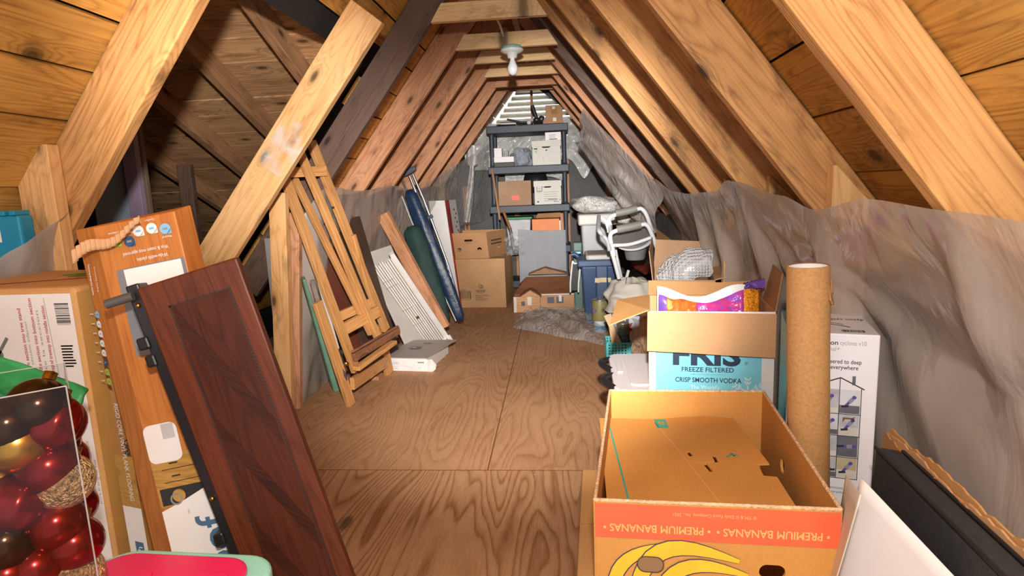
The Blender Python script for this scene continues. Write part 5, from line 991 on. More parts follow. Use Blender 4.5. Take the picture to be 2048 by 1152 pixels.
for xx in (.22, .30): MB().box(fwx1+xx-.16, fwx1+xx-.10, my-.003, my+.003, .06, .115).build('window_pane', MATS['doll_window'], dh)
MB().box(fwx1+.16, fwx1+.185, my-.006, my+.002, .075, h1-.004).build('white_post', DTR, dh); MB().box(fwx1, mx1, my-.034, my-.028, h1-.008, h1+.002).build('fascia', DTR, dh)
def pile(u, v):
    x = -.42+.70*u; y = 4.90-.95*v*(.45+.62*u)-.02; e = math.sin(math.pi*min(1, max(0, u)))**.5*math.sin(math.pi*min(1, max(0, v)))**.5
    return V((x+.03*nz(u*7, v*6, 4), y+.04*nz(u*6, v*7), .004+e*(.10+.07*nz(u*5, v*5, 9)+.05*abs(nz(u*13, v*12, 2)))))
scrunch('plastic_wrap', 'crumpled clear plastic film lying on the floor before the model house', pile, film('floor_wrap', '#d0ccc8', .34, .12, 30, 1.0), 70, 50)
# ================================================================ right side, middle distance
pc = thing('paint_can', 'gold-labelled paint can with a metal lid, beside the white bucket', 'paint can', P(1200, 640, 'y', 4.3)); c = P(1200, 634, 'y', 4.3); c.z = .088; GOLD = M('gold_label', '#8a8150', .45, var=.06)
MB().lathe([(.001, 0), (.056, 0), (.057, .003), (.057, .145), (.055, .15), (.001, .15)], c, 28).build('can_body', GOLD, pc); MB().lathe([(.057, .145), (.059, .150), (.056, .156), (.048, .150), (.04, .156), (.015, .163), (.012, .17), (.001, .17)], c, 28).build('can_lid', ALU, pc)
Print(Fr(c+V((.012, -.0585, .07)), (1, 0, 0), (0, 0, 1))).disc(.012, .012, .018, INK).ring(.012, .012, .014, .003, GOLD, .0004).disc(-.052, .01, .014, M('violet_ink', '#5a4a8a', .5), 0).done('label', pc)
pc2 = thing('paint_can', 'small white and blue paint can beneath the gold one', 'paint can', (c.x, c.y, 0)); MB().lathe([(.001, 0), (.046, 0), (.046, .08), (.048, .084), (.001, .086)], (c.x, c.y, 0), 24).build('can_body', M('blue_white_label', '#c4ccd4', .4, var=.2, vs=20), pc2); MB().lathe([(.0468, .02), (.0468, .05)], (c.x, c.y, 0), 24).build('label_band', M('label_blue', '#3a78b0', .5, var=.3, vs=15), pc2)
bk = thing('bucket', 'white plastic bucket heaped with a pale drop cloth, wire handle up', 'bucket', (.42, 4.02, 0)); bc_ = V((P(1262, 640, 'y', 4.0).x, 4.02, 0)); WPL = M('white_plastic', '#d8d6d0', .4, var=.05)
MB().lathe([(.001, 0), (.125, 0), (.14, .22), (.146, .222), (.146, .24), (.143, .242), (.147, .245), (.147, .262), (.15, .266), (.15, .30), (.14, .30), (.125, .02), (.001, .02)], bc_, 36).build('bucket_body', WPL, bk); MB().lathe([(.1335, .12), (.141, .205)], bc_, 36).build('printed_band', M('bucket_band', '#c8ccd8', .4, var=.05), bk)
MB().lathe([(.1418, .20), (.1422, .215)], bc_, 36).build('blue_line', M('bucket_blue', '#2c4a98', .4), bk); Print(Fr(bc_+V((-.05, -.137, .10)), (1, 0, 0), (0, -.06, 1))).poly([(0, 0), (.02, .05), (.05, .06), (.03, .02), (.06, 0)], REDINK).poly([(-.05, .05), (-.03, .09), (0, .07)], MATS['bucket_blue']).done('printed_mark', bk)
hp = [P(1262, 622, 'y', 3.86), P(1250, 585, 'y', 3.9), P(1252, 562, 'y', 3.95), P(1256, 546, 'y', 4.0)]; MB().tube(hp, .0025, 6).build('wire_handle', M('steel_wire', '#8c8c8c', .3, metal=.9), bk); MB().tube([P(1253, 556, 'y', 3.98), P(1257, 541, 'y', 4.0)], .010, 10).build('grip', WPL, bk)
def cloth(u, v):
    an = 2*math.pi*u; r = .172*math.sin(math.pi/2*min(1, v*1.25))*(1+.20*nz(math.cos(an)*2, math.sin(an)*2, v*4))+.005*math.sin(v*21); z = .425-.17*max(0, v-.45)*1.6-.03*(1-math.cos(v*3))+.03*nz(math.cos(an)*1.7, math.sin(an)*1.7, v*3)
    return bc_+V((r*math.cos(an)*1.05+.012, r*math.sin(an)*.9, z))
tag(MB().grid(cloth, 60, 26).build('drop_cloth', M('drop_cloth', '#ccc6ba', .85, var=.06)), 'pale folded drop cloth stuffed on top of the white bucket', 'cloth')
TEALP = M('teal_plastic', '#4fb4b8', .45, var=.05); bs0 = V((P(1237, 700, 'y', 3.62).x, 3.66, 0))
tbk = thing('basket', 'small turquoise plastic basket holding paint sticks, left of the wrapped items', 'basket', bs0)
bw_, bd_, bh_ = .15, .17, .105
for k_, (o_, x_, y_, ln) in enumerate((((-bw_/2, -bd_/2), (1, 0, 0), 0, bw_), ((-bw_/2, bd_/2), (1, 0, 0), 0, bw_), ((-bw_/2, -bd_/2), (0, 1, 0), 0, bd_), ((bw_/2, -bd_/2), (0, 1, 0), 0, bd_))):
    f_ = Fr(bs0+V((o_[0], o_[1], 0)), x_, (0, 0, 1)); panel(f_, [(0, 0), (ln, 0), (ln, bh_), (0, bh_)], [rrect(.012+i*.0195, .014+j*.018, .021+i*.0195, .024+j*.018, .003, 2) for i in range(int((ln-.02)/.0195)) for j in range(5)], .003, MB()).build('lattice_side', TEALP, tbk)
MB().box(-bw_/2, bw_/2, -bd_/2, bd_/2, 0, .004, fr=Fr(bs0, (1, 0, 0), (0, 1, 0))).build('base', TEALP, tbk)
SW_ = wood('stir_stick', '#d9b890', '#c09868', knots=False, vary=.1)
for i, (pa, pb, wd) in enumerate((((1212, 630), (1240, 690), .030), ((1218, 628), (1228, 690), .028), ((1226, 655), (1250, 690), .012))):
    o = bar('paint_stick', pa, 3.64+.02*i, pb, 3.62+.02*i, wd, .004, SW_, None, (1, 0, .3)); tag(o, ('wide paint stirring stick with red print in the turquoise basket', 'pale paint stirring stick standing behind the printed one', 'thin brush handle leaning in the turquoise basket')[i], 'stick', 'sticks in the turquoise basket')
f_ = Fr(P(1218, 645, 'y', 3.632), P(1240, 690, 'y', 3.612)-P(1212, 630, 'y', 3.632), (1, 0, .4)); sp_ = thing('metal_can', 'silver tin can standing in the turquoise basket', 'can', bs0+V((.03, .02, .005)))
MB().lathe([(.001, .06), (.038, .06), (.038, .20), (.040, .204), (.034, .204), (.034, .08), (.001, .08)], bs0+V((.035, .03, 0)), 24).build('can_body', ALU, sp_); MB().lathe([(.0386, .09), (.0386, .13)], bs0+V((.035, .03, 0)), 24).build('label', M('can_label', '#5c6068', .4, var=.5, vs=30), sp_)
MB().tube([bs0+V((.0+.07*math.sin(a)*.0+.035-.03*math.cos(a), .02, .21+.045*math.sin(a))) for a in [math.pi*i/10 for i in range(11)]], .006, 8).build('bail', M('lamp_grey', '#8c9096', .3, metal=.6), sp_)
WRB = film('brown_wrap', '#c8a88c', .5, .1, 24, 1.0)
wr2 = tag(MB().box(.40, .52, 3.15, 3.35, 0, .34).build('cardboard_box', KRD, bev=.004), 'narrow brown carton inside the clear wrap left of the vodka carton', 'box'); wr2.name = 'small_carton'
scrunch('plastic_wrap', 'clear plastic wrapped around the narrow brown carton left of the vodka carton', lambda u, v: V((.33+.24*u+.02*nz(u*6, v*6), 3.10-.04*math.sin(math.pi*u)+.05*nz(u*5, v*5, 2), .36*v+.01*nz(u*9, v*3))), WRB, 30, 30)
# commode chair
cm = thing('commode_chair', 'white tubular commode chair with grey armrests and pail', 'chair', (.45, 3.9, .30)); WTU = M('white_tube', '#d4d6d8', .3, var=.04); GPAD = M('grey_pad', '#77766f', .6, var=.1); GPL = M('grey_pail', '#7c7e80', .5, var=.06)
Z3 = lambda X, Y, y: P(1120+X/5.76, 390+Y/5.76, 'y', y)
def smooth(pts, n=6):
    out = []; q = [pts[0]]+pts+[pts[-1]]
    for i in range(1, len(q)-2):
        for k in range(n):
            t = k/n; a, b, c, d = q[i-1], q[i], q[i+1], q[i+2]; out.append(.5*((2*b)+(c-a)*t+(2*a-5*b+4*c-d)*t*t+(3*b-a-3*c+d)*t*t*t))
    return out+[pts[-1]]
def tubez(name, pts, y, r, mat=WTU): MB().tube(smooth([Z3(X, Y, y if not isinstance(y, list) else y[i]) for i, (X, Y) in enumerate(pts)]), r, 10).build(name, mat, cm)
tubez('arm_tube', [(580, 350), (568, 280), (630, 232), (885, 165), (945, 165), (1000, 240), (1060, 420)], 4.12, .014); tubez('arm_tube', [(590, 560), (582, 460), (655, 410), (930, 345), (995, 345), (1045, 420), (1150, 700), (1190, 800)], 3.82, .014)
tubez('arm_pad', [(640, 212), (760, 190), (885, 155)], 4.12, .026, GPAD); tubez('arm_pad', [(655, 398), (790, 372), (932, 340)], 3.82, .026, GPAD)
tubez('leg', [(585, 560), (610, 690), (640, 800), (682, 965)], 3.86, .014); tubez('leg', [(632, 610), (660, 760), (706, 965)], 4.1, .013); tubez('leg_sleeve', [(585, 560), (618, 700)], 3.86, .019); tubez('leg_sleeve', [(565, 360), (572, 430)], 4.12, .018)
tubez('back_tube', [(448, 243), (446, 400), (500, 470), (545, 530), (572, 640)], [4.1, 3.84, 3.84, 3.84, 3.84], .014, M('grey_tube', '#a4a8ac', .35)); tubez('back_tube', [(455, 243), (530, 310), (556, 380), (572, 430)], 4.12, .014)
tubez('seat_rail', [(620, 580), (760, 575), (880, 550), (1050, 490)], 3.84, .012); tubez('cross_tube', [(590, 545), (575, 350)], [3.84, 4.12], .012)
sc_ = Z3(822, 470, 3.98); sax = (Z3(1045, 420, 3.9)-Z3(600, 520, 3.9)).normalized(); sn_ = V((-.12, -.42, .9)); sfr = Fr(sc_, sax, V((0, 1, .45))); 
MB().prism([sfr(x, y, -.008) for x, y in oval(0, 0, .128, .155, 32)], sfr.z*.016).build('seat_lid', M('grey_seat', '#75736e', .5, var=.05), cm, bev=.006); MB().prism([sfr(x, y, -.022) for x, y in oval(.01, -.008, .130, .155, 32)], sfr.z*.012).build('seat_ring', WTU, cm, bev=.004)
pa_ = Z3(868, 570, 3.98); MB().lathe([(.001, -.10), (.055, -.10), (.062, -.09), (.083, .02), (.09, .025), (.001, .025)], pa_, 28).build('pail', GPL, cm)
MB().sphere(Z3(1068, 545, 3.80), .010, 14, 10).build('knob', M('cream_knob', '#cfc8b0', .4), cm)
# grey tote, white bag on it, blue bin, tray and stool
g1, g2 = P(1163, 470, 'y', 4.95), P(1226, 470, 'y', 4.95); tg = thing('storage_tote', 'tall grey plastic tote with a lid, standing behind the blue bin', 'tote', ((g1.x+g2.x)/2, 5.1, 0)); zt2 = P(1190, 449, 'y', 4.95).z; zl2 = P(1190, 428, 'y', 4.95).z
GT = M('grey_tote', '#9a9c9c', .45, var=.06); GTL = M('grey_tote_lid', '#b0aca6', .45, var=.04)
MB().hexa([(g1.x+.03, 4.98, 0), (g2.x-.03, 4.98, 0), (g2.x-.03, 5.3, 0), (g1.x+.03, 5.3, 0), (g1.x, 4.95, zt2), (g2.x, 4.95, zt2), (g2.x, 5.33, zt2), (g1.x, 5.33, zt2)]).build('tote_body', GT, tg, bev=.015, seg=3); MB().box(g1.x-.025, g2.x+.03, 4.92, 5.36, zt2-.005, zl2).build('lid', GTL, tg, bev=.015, seg=3)
def pillow(name, label, c, rx, ry, rz_, mat, tilt=0, cat='bag', bl=.3):
    m = MB(); n, k = 36, 16; vs = []; ca, sa = math.cos(tilt), math.sin(tilt)
    for i in range(k+1):
        th = math.pi*i/k
        for j in range(n):
            an = 2*math.pi*j/n; cx_, cy_, cz_ = math.copysign(abs(math.cos(an))**.7, math.cos(an))*math.sin(th)**.6, math.copysign(abs(math.sin(an))**.7, math.sin(an))*math.sin(th)**.6, -math.cos(th)
            w_ = 1+bl*nz(cx_*1.6+3, cy_*1.6, cz_*1.5); x, z = rx*cx_*w_, rz_*cz_*w_; vs.append(V(c)+V((x*ca-z*sa, ry*cy_*w_, x*sa+z*ca)))
    m.add(vs, [(i*n+j, i*n+(j+1) % n, (i+1)*n+(j+1) % n, (i+1)*n+j) for i in range(k) for j in range(n)], 0, True); return tag(m.build(name, mat), label, cat)
SPK = M('speckled_fleece', '#b2b0ac', .7, var=.5, vs=70, bump=.6, bs=80)
pillow('stuffed_bag', 'grey speckled stuffed bag lying on the tall grey tote', (P(1192, 412, 'y', 5.1).x, 5.12, zl2+.068), .225, .17, .068, SPK, -.10); pillow('stuffed_bag', 'small speckled white pouch drooping behind the commode armrest', P(1247, 437, 'y', 4.6), .055, .05, .04, SPK, -.45)
b1, b2 = P(1160, 520, 'y', 4.5), P(1236, 516, 'y', 4.5); nb_ = thing('storage_bin', 'dark blue plastic bin with tape scraps, under the commode chair', 'bin', ((b1.x+b2.x)/2, 4.65, 0)); zb_ = b1.z; NVP = M('navy_plastic', '#2c4468', .45, var=.08)
MB().hexa([(b1.x+.035, 4.54, 0), (b2.x-.03, 4.54, 0), (b2.x-.03, 4.82, 0), (b1.x+.035, 4.82, 0), (b1.x+.01, 4.50, zb_-.05), (b2.x-.005, 4.50, zb_-.05), (b2.x-.005, 4.86, zb_-.05), (b1.x+.01, 4.86, zb_-.05)]).build('bin_body', NVP, nb_, bev=.012, seg=3)
MB().box(b1.x-.02, b2.x+.015, 4.475, 4.88, zb_-.055, zb_).build('rim', NVP, nb_, bev=.012); MB().box(b1.x+.115, b1.x+.205, 4.480, 4.52, .05, zb_-.02).build('moulded_rib', NVP, nb_, bev=.01)
for i, (X, Y, w_) in enumerate(((430, 985, 1), (495, 980, 1.5), (572, 980, .7))): q_ = Z3(X, Y, 4.47); MB().box(-.018*w_, .018*w_, 0, .004, -.018, .018, fr=Fr(q_, (1, 0, .1*(i-1)), (0, 1, 0))).build('tape_scrap', M('tape_scrap', '#c8b890', .7), nb_, bev=.006)
t1, t2 = P(1172, 517, 'y', 4.42), P(1230, 514, 'y', 4.42); tg2 = thing('plastic_tray', 'tan tray with a pale rim resting on the blue bin', 'tray', ((t1.x+t2.x)/2, 4.62, zb_))
MB().prism([(t1.x+x, 4.47+y, zb_) for x, y in rrect(0, 0, t2.x-t1.x, .36, .03)], (0, 0, .035)).build('rim', GTL, tg2, bev=.008); MB().prism([(t1.x+x, 4.47+y, zb_+.0355) for x, y in rrect(.02, .02, t2.x-t1.x-.02, .34, .02)], (0, 0, .002)).build('tray_floor', M('tan_plastic', '#8c8070', .6), tg2)
sg = thing('step_stool', 'folded blue and white step stool standing left of the blue bin', 'stool', (.11, 4.75, 0)); y_ = 4.72
MB().tube(smooth([Z3(130, 690, y_), Z3(175, 685, y_), Z3(225, 735, y_), Z3(250, 800, y_), Z3(268, 900, y_), Z3(285, 1010, y_), Z3(300, 1120, y_)]), .017, 10).build('seat_frame', NVP, sg); MB().tube(smooth([Z3(120, 1120, y_), Z3(120, 1010, y_), Z3(135, 850, y_), Z3(145, 765, y_), Z3(165, 790, y_), Z3(215, 790, y_), Z3(228, 880, y_), Z3(215, 1010, y_), Z3(212, 1120, y_)]), .007, 8).build('white_frame', WTU, sg)
MB().prism([Z3(140, 790, y_+.01), Z3(208, 800, y_+.01), Z3(205, 1100, y_+.01), Z3(128, 1100, y_+.01)], (0, .01, 0)).build('tread', M('dark_tread', '#3a3a36', .7), sg)
a1 = Z3(150, 548, 5.0); tag(MB().box(a1.x, a1.x+.075, 5.0, 5.1, 0, a1.z).build('green_crate', M('green_grey', '#4e6a60', .5), bev=.01), 'small grey-green container squeezed between shelving and tall tote', 'container')
a1 = Z3(125, 655, 4.78); tag(MB().prism([Z3(125, 660, 4.78), Z3(240, 650, 4.78), Z3(250, 640, 5.0), Z3(150, 640, 5.0)], (0, 0, -.018)).build('teal_tray', M('pale_teal', '#7fb4ba', .5), bev=.003), 'pale teal tray above the folded stool', 'tray')
# dark things under the slope
pillow('black_bag', 'black shiny bag on the floor behind the commode pail', (P(1262, 540, 'y', 4.75).x, 4.85, .17), .22, .20, .17, M('black_bin_bag', '#1c1c1e', .25, bump=.7, bs=20)); pillow('grey_sack', 'dark grey sack behind the drop cloth', (P(1280, 560, 'y', 4.45).x, 4.42, .15), .15, .13, .15, M('dark_sack', '#38393b', .7, var=.2))
pillow('black_bag', 'black speckled bag under the roof slope right of the commode', (P(1330, 500, 'y', 5.0).x, 5.15, .20), .25, .25, .20, M('black_film', '#1a1a1c', .2, var=.2, bump=1, bs=40))
o = bar('book', (1272, 526), 4.6, (1300, 545), 4.45, .09, .025, M('red_cover', '#6e2c22', .4, var=.4, vs=30), None, (0, 1, .3)); tag(o, 'dark red printed book wedged under the commode chair', 'book')
o = bar('cardboard_strip', (1305, 462), 4.9, (1372, 512), 4.5, .07, .02, KRD, None, (0, .6, 1)); tag(o, 'long brown cardboard strip under the loose plastic on the right', 'cardboard')
tag(MB().prism([Z3(820, 290, 4.7), Z3(865, 248, 4.75), Z3(975, 325, 4.7), Z3(930, 370, 4.6)], (0, .01, .002)).build('cardboard_piece', KRD), 'tan cardboard piece sticking up behind the commode armrest', 'cardboard')
# carton with bubble wrap behind the vodka carton
Q = lambda X, Y, y: P(1150+X/3.6, 480+Y/3.6, 'y', y)
k1 = Q(556, 290, 2.75); k2 = Q(1000, 270, 2.75); bxh = k1.z; bb = thing('cardboard_box', 'open kraft carton with bubble wrap spilling out, behind the vodka carton', 'box', ((k1.x+k2.x)/2, 2.95, 0)); kf = rotz((k1.x, 2.75, 0), -9); kw = min(.36, k2.x-k1.x); KRS = KRP
for nm, a in (('front_panel', (0, kw, 0, .005, 0, bxh)), ('back_panel', (0, kw, .40, .405, 0, bxh+.01)), ('side_panel', (0, .005, .005, .40, 0, bxh)), ('side_panel', (kw-.005, kw, .005, .40, 0, bxh)), ('bottom_panel', (.005, kw-.005, .005, .40, 0, .005))): fbuild(MB().box(*a, fr=kf), nm, KRS, bb, kf)
def flap2(pts, mat): a = [V(p) for p in pts]; n = (a[1]-a[0]).cross(a[2]-a[0]).normalized()*.004; MB().prism(a, n).build('flap', mat, bb)
flap2([kf(0, 0, bxh), kf(0, .38, bxh), kf(-.008, .37, bxh+.165), kf(-.016, .03, bxh+.13)], KRS); flap2([kf(0, .405, bxh), kf(kw, .405, bxh), kf(kw-.02, .45, bxh+.13), kf(.01, .45, bxh+.145)], KRS)
flap2([kf(kw, .02, bxh), kf(kw, .39, bxh), kf(kw+.06, .38, bxh+.02), kf(kw+.10, .05, bxh+.02)], KRL)
t = NT('bubble_wrap'); b = t.b; b.inputs['Base Color'].default_value = lin('#d4d4d6'); b.inputs['Roughness'].default_value = .15; vo = t.n('ShaderNodeTexVoronoi', i_Scale=75, i_Randomness=.15); t.l(coords(t), vo.inputs['Vector']); t.bump(t.ramp(vo.outputs['Distance'], [(.2, g4(1)), (.55, g4(0))]), 1, .006)
tr = t.n('ShaderNodeBsdfTransparent'); mx = t.n('ShaderNodeMixShader'); mx.inputs[0].default_value = .62; t.l(tr.outputs[0], mx.inputs[1]); t.l(b.outputs[0], mx.inputs[2]); t.l(mx.outputs[0], t.out.inputs['Surface'])
def bub(u, v):
    p = Q(600, 250, 2.86).lerp(Q(975, 150, 2.82), u); wd = .05+.045*math.sin(math.pi*u)+.03*u; an = math.pi*(v*1.25-.1)
    return p+V((.02*nz(u*4, v*4), -wd*.9*math.cos(an)*.9, wd*math.sin(an)*.95+.02*nz(u*5, v*5, 3)-.02))
tag(MB().grid(bub, 40, 24).build('bubble_wrap', t.m), 'roll of clear bubble wrap lying in the open carton', 'bubble wrap')
# ================================================================ black shelving and its load
SHM = M('slate_plastic', '#333a46', .5, var=.12, vs=30); yS = 6.25; D_ = .40
sx0, sx1 = P(972, 252, 'y', yS).x, P(1136, 250, 'y', yS).x
zs = [P(1055, 249, 'y', yS).z, P(1058, 331, 'y', yS).z, P(1062, 410, 'y', yS).z, P(1066, 492, 'y', yS).z, .09]
sh = thing('shelving_unit', 'tall black plastic shelving unit at the far end of the attic', 'shelving', ((sx0+sx1)/2, yS+.2, 0))
for z in zs: fbuild(MB().box(sx0, sx1, yS, yS+D_, z-.075, z), 'shelf', SHM, sh, Fr((sx0, yS, z)), bev=.008)
for (x, y) in ((sx0+.045, yS+.045), (sx1-.045, yS+.045), (sx0+.045, yS+D_-.045), (sx1-.045, yS+D_-.045)):
    for z0, z1 in zip(zs[1:]+[0], [z-.07 for z in zs]): MB().lathe([(.001, z0), (.028, z0), (.025, z0+.03), (.022, (z0+z1)/2), (.025, z1-.02), (.025, z1), (.001, z1)], (x, y, 0), 16).build('post', SHM, sh)
def onshelf(name, label, k, px0, px1, pyt, d, mat, cat='box', y=None, group=None):
    y = y or yS+.03; a, b = P(px0, 300, 'y', y), P(px1, 300, 'y', y); z0 = zs[k]; cx_ = P((px0+px1)/2, pyt, 'y', y); a = V((P(px0, pyt+10, 'y', y).x, y, z0)); b = P(px1, pyt+10, 'y', y)
    f = Fr(a, (1, 0, 0), (0, 1, 0)); return f, b.x-a.x, cx_.z-z0
def bankers(k, px0, px1, pyt, label, prints):
    f, w_, h_ = onshelf('', '', k, px0, px1, pyt, .36, CARDW); t = thing('file_box', label, 'box', f(w_/2, .17, 0)); FB = M('file_box_card', '#d3d0c6', .6, var=.04)
    h = h_-.03
    hole = rrect(w_*.34, h*.80, w_*.64, h*.90, .02)
    panel(front(f), [(.008, 0), (w_-.008, 0), (w_-.008, h), (.008, h)], [hole], .004, MB()).build('front_panel', FB, t); 
    MB().box(.010, .014, .004, .34, 0, h, fr=f).build('side_panel', FB, t); MB().box(w_-.014, w_-.010, .004, .34, 0, h, fr=f).build('side_panel', FB, t); MB().box(.008, w_-.008, .34, .344, 0, h, fr=f).build('back_panel', FB, t); MB().box(.014, w_-.014, .004, .34, 0, .004, fr=f).build('bottom_panel', FB, t)
    MB().box(0, w_, -.008, .352, h-.03, h_, fr=f).build('lid', FB, t, bev=.003)
    if not prints: panel(Fr(f(0, -.0085, 0), (1, 0, 0), (0, 0, 1)), [(w_*.3, h-.03), (w_*.31, h-.03), (w_*.31, h-.029)], [], .0005, MB())
    p = Print(Fr(f(0, -.003, 0), (1, 0, 0), (0, 0, 1)), .001)
    if prints == 1: p.rect(w_*.47, h*.66, w_*.53, h*.72, INK); p.poly([(w_*.06, h*.77), (w_*.09, h*.80), (w_*.20, h*.80), (w_*.20, h*.74), (w_*.09, h*.74)], INK); p.rect(w_*.12, h*.58, w_*.18, h*.70, M('green_sticker', '#8cc89a', .6)); p.rect(w_*.38, h*.30, w_*.395, h*.35, INK)
    else:
        p.line([(w_*.12, h*.63), (w_*.30, h*.63), (w_*.30, h*.93), (w_*.12, h*.93), (w_*.12, h*.63)], .005, INK); p.lines(w_*.15, w_*.28, h*.86, 4, .022, GREYINK, .004); p.line([(w_*.24, h*.93), (w_*.33, h*.85), (w_*.40, h*.84)], .012, GREYINK)
        p.lines(w_*.36, w_*.92, h*.58, 5, .022, GREYINK, .004); p.text('Fellowes', w_*.80, h*.13, .016, INK, width=.05, bold=.02); p.lines(w_*.5, w_*.88, h*.22, 1, .01, INK, .006); p.rect(w_*.12, h*.10, w_*.18, h*.17, INK); p.poly([(w_*.90, h*.18), (w_*.94, h*.24), (w_*.95, h*.19)], INK)
    p.done('printed_front', t); return t
bankers(1, 1063, 1122, 281, 'off-white file storage box on the second shelf, under a small white carton', 1); bankers(2, 1067, 1123, 361, 'off-white file storage box with printed lines on the third shelf', 2)
def shelfbox(name, k, px0, px1, pyt, d, mat, label, prints=None, z=None, y=None, **kw):
    f, w_, h_ = onshelf('', '', k, px0, px1, pyt, d, mat, y=y)
    if z: h_ = h_+zs[k]-z; f = Fr((f.o.x, f.o.y, z), (1, 0, 0), (0, 1, 0))
    t = carton(name, label, f, w_, d, h_, mat, flap_seam=False, **kw)
    if prints: p = Print(front(f), .001); prints(p, w_, h_); p.done('printed_front', t)
    return t
zf1 = P(1095, 281, 'y', yS+.03).z
def pr1(p, w_, h_): p.lines(w_*.25, w_*.7, h_*.6, 2, .02, GREYINK, .006); p.rect(w_*.25, h_*.1, w_*.75, h_*.2, INK)
shelfbox('small_carton', 1, 1090, 1122, 264, .25, CARDW, 'small white carton on top of the upper file storage box', pr1, z=zf1)
shelfbox('small_carton', 0, 1091, 1125, 210, .28, kraft('kraft_shelf', '#b08864'), 'small kraft carton on the top shelf at the right', lambda p, w_, h_: (p.rect(w_*.40, h_*.78, w_*.56, h_*.92, M('painted_tape_glint', '#d8c8b4', .2)), p.rect(w_*.42, h_*.12, w_*.62, h_*.32, MATS['painted_tape_glint']), p.rect(w_*.33, h_*.5, w_*.68, h_*.85, MATS['kraft_dark'], -.0004)))  # pale rects paint the glint of clear tape into the colour
def pr2(p, w_, h_): p.line([(0, h_*.40), (w_, h_*.40)], .006, KRD); p.text('Books', w_*.28, h_*.78, .025, GREYINK, width=.07) if 0 else None; p.rect(w_*.40, h_*.22, w_*.63, h_*.41, M('orange_sticker', '#e85a3a', .5), .0006); p.lines(w_*.43, w_*.6, h_*.31, 1, .01, REDINK, .018)
shelfbox('cardboard_box', 2, 996, 1062, 362, .32, kraft('kraft_shelf_low', '#a8876c'), 'kraft carton with an orange sticker on the third shelf', pr2)
# upper shelf bits
def shelfm(name, label, cat, k, X, Y=0): return thing(name, label, cat, (P(X, 240, 'y', yS+.1).x, yS+.1, zs[k]))
f, w_, h_ = onshelf('', '', 1, 986, 1029, 318, .2, CARDW)
tag(MB().box(f.o.x, f.o.x+w_, yS+.03, yS+.2, zs[1], zs[1]+.045).build('dark_tray', M('dark_tray', '#4a4440', .6, var=.3, vs=60), bev=.003), 'low dark patterned tray under small white boxes on the second shelf', 'tray')
tag(MB().box(f.o.x, f.o.x+w_-.005, yS+.03, yS+.16, zs[1]+.045, zs[1]+.10).build('small_box', CARDW, bev=.002), 'flat white box lying on the dark tray of the second shelf', 'box', 'white boxes on the second shelf')
tag(MB().box(f.o.x+.015, f.o.x+.095, yS+.04, yS+.14, zs[1]+.10, zs[1]+.19).build('small_box', CARDW, bev=.002), 'small cube-shaped white box on the flat one on the second shelf', 'box', 'white boxes on the second shelf')
tag(MB().box(f.o.x+.12, f.o.x+.16, yS+.05, yS+.13, zs[1]+.10, zs[1]+.16).build('small_box', M('grey_box', '#8c8a8a', .5, var=.4, vs=40), bev=.002), 'small grey box beside the white cube on the second shelf', 'box', 'white boxes on the second shelf')
pillow('plastic_bag', 'clear scrunched plastic bag on the second shelf left of the file box', (P(1042, 312, 'y', yS+.15).x, yS+.16, zs[1]+.085), .12, .10, .09, film('bag_film', '#aab0bc', .55, .12, 20, 1.0), 0, bl=.5)
tag(MB().prism([P(993, 248, 'y', yS+.05), P(1004, 249, 'y', yS+.04), P(1032, 248, 'y', yS+.05), P(1030, 245, 'y', yS+.2), P(1005, 246, 'y', yS+.2)], (0, 0, .012)).build('paper_sheet', WS), 'white folded papers at the left end of the top shelf', 'paper')
BLT = M('black_tool', '#232428', .5); sl = thing('black_tool', 'black jointed metal tool lying on the top shelf', 'tool', P(1040, 248, 'y', yS+.1))
MB().tube([P(1014, 239, 'y', yS+.1), P(1030, 242, 'y', yS+.1), P(1042, 245, 'y', yS+.1), P(1066, 245, 'y', yS+.1)], .011, 8).build('tool_arm', BLT, sl); MB().sphere(P(1058, 245, 'y', yS+.08), .024, 14, 10).build('white_joint', WPL, sl)
sl = thing('camera_tripod', 'black tripod tube with metal clamps standing on the top shelf', 'tripod', P(1075, 248, 'y', yS+.1)); MB().tube([P(1064, 211, 'y', yS+.1), P(1073, 237, 'y', yS+.1)], .020, 8).build('tube', BLT, sl); MB().sphere(P(1073, 240, 'y', yS+.1), .036, 14, 10, sz=.8).build('clamp', M('dark_steel', '#55585c', .3, metal=.7, var=.3), sl); MB().sphere(P(1083, 238, 'y', yS+.12), .035, 14, 10).build('clamp', MATS['dark_steel'], sl); MB().box(-.015, .015, 0, .02, -.05, .03, fr=Fr(P(1089, 241, 'y', yS+.1), (1, 0, 0), (0, 1, 0))).build('red_part', M('red_plastic', '#8c2a2a', .4), sl)
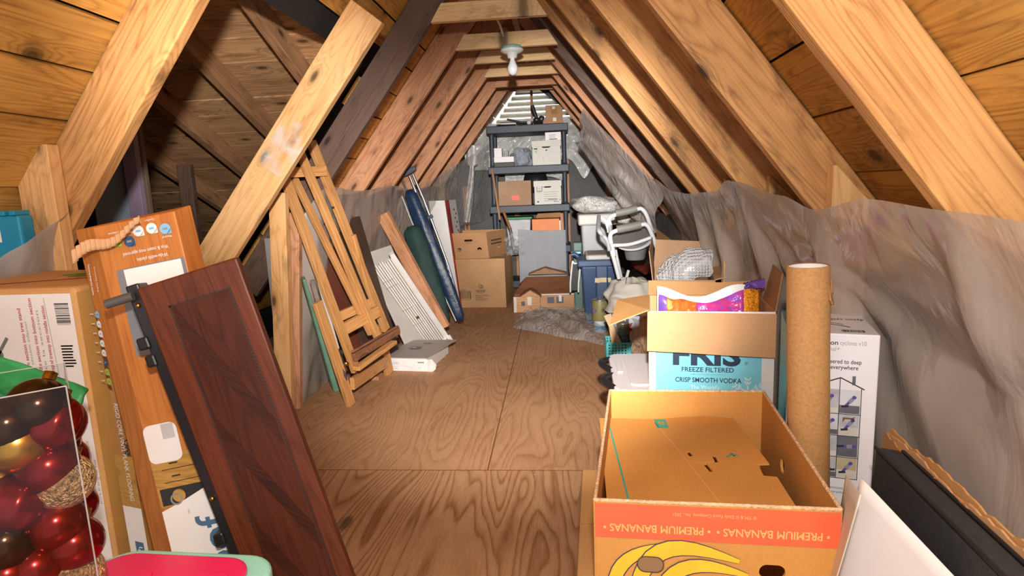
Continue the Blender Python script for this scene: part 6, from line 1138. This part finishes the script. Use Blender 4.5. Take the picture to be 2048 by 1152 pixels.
# third and fourth shelf
tag(MB().lathe([(.001, .002), (.10, .002), (.115, .012), (.118, .02), (.001, .02)], (P(1070, 350, 'y', 6.5).x, 6.58, zs[2]+.33), 30, 0, Matrix.Rotation(math.radians(75), 3, 'X')).build('black_pan', BLKP), 'round black pan standing behind the boxes on the third shelf', 'pan') if 0 else None
pn = tag(MB().lathe([(.001, 0), (.10, 0), (.125, .03), (.128, .03), (.128, .036), (.001, .036)], (P(1071, 362, 'y', 6.56).x, 6.60, zs[2]+.25), 30, 0, Matrix.Rotation(math.radians(78), 3, 'X')).build('black_pan', BLKP), 'round black pan propped behind the boxes on the third shelf', 'pan')
gl_ = thing('storage_tote', 'clear tote with a green lid on the fourth shelf', 'tote', (P(1030, 450, 'y', yS+.1).x, yS+.2, zs[3])); x0, x1 = P(1012, 450, 'y', yS+.05).x, P(1062, 450, 'y', yS+.05).x; zg = P(1035, 439, 'y', yS+.05).z
MB().hexa([(x0+.02, yS+.05, zs[3]), (x1-.02, yS+.05, zs[3]), (x1-.02, yS+.35, zs[3]), (x0+.02, yS+.35, zs[3]), (x0, yS+.05, zg), (x1, yS+.05, zg), (x1, yS+.35, zg), (x0, yS+.35, zg)]).build('tote_body', M('tote_grey_clear', '#a8a8ac', .35, var=.25, vs=12), gl_, bev=.008); MB().box(x0-.015, x1+.015, yS+.035, yS+.365, zg, zg+.025).build('lid', M('green_lid', '#1f7a46', .45), gl_, bev=.006)
zgb = P(1098, 460, 'y', 5.68).z
ob_ = thing('orange_box', 'bright orange shallow box with kraft flaps on the fourth shelf', 'box', (P(1096, 450, 'y', yS).x, yS+.1, zs[3])); x0, x1 = P(1064, 455, 'y', yS).x, P(1119, 455, 'y', yS).x; zo = P(1090, 438, 'y', yS).z; zo0 = max(zs[3], P(1090, 457, 'y', yS).z-.04)
MB().box(x0, x1, yS+.01, yS+.3, zs[3], zo).build('box_body', M('orange_card', '#e07a2a', .5, var=.06), ob_, bev=.003); MB().prism([(x0+.03, yS+.28, zo), (x1+.01, yS+.28, zo), (x1+.01, yS+.30, zo+.05), (x0+.05, yS+.30, zo+.045)], (0, .004, 0)).build('flap', KRD, ob_); MB().box(x1, x1+.012, yS+.012, yS+.29, zs[3], zo-.02).build('white_edge', CARDW, ob_)
o = beam('wooden_pole', P(984, 338, 'y', 6.22), P(1000, 440, 'y', 6.12), .022, .022, (1, 0, 0), MATS['handle_wood'], bev=.006); tag(o, 'brown wooden pole leaning against the left front post of the shelving', 'pole')
o = beam('wooden_pole', (P(1125, 425, 'y', 6.75).x, 6.75, 0), (P(1125, 425, 'y', 6.75).x, 6.75, P(1125, 422, 'y', 6.75).z), .05, .03, (1, 0, 0), PINE_B); tag(o, 'reddish upright board behind the right side of the lower shelves', 'board')
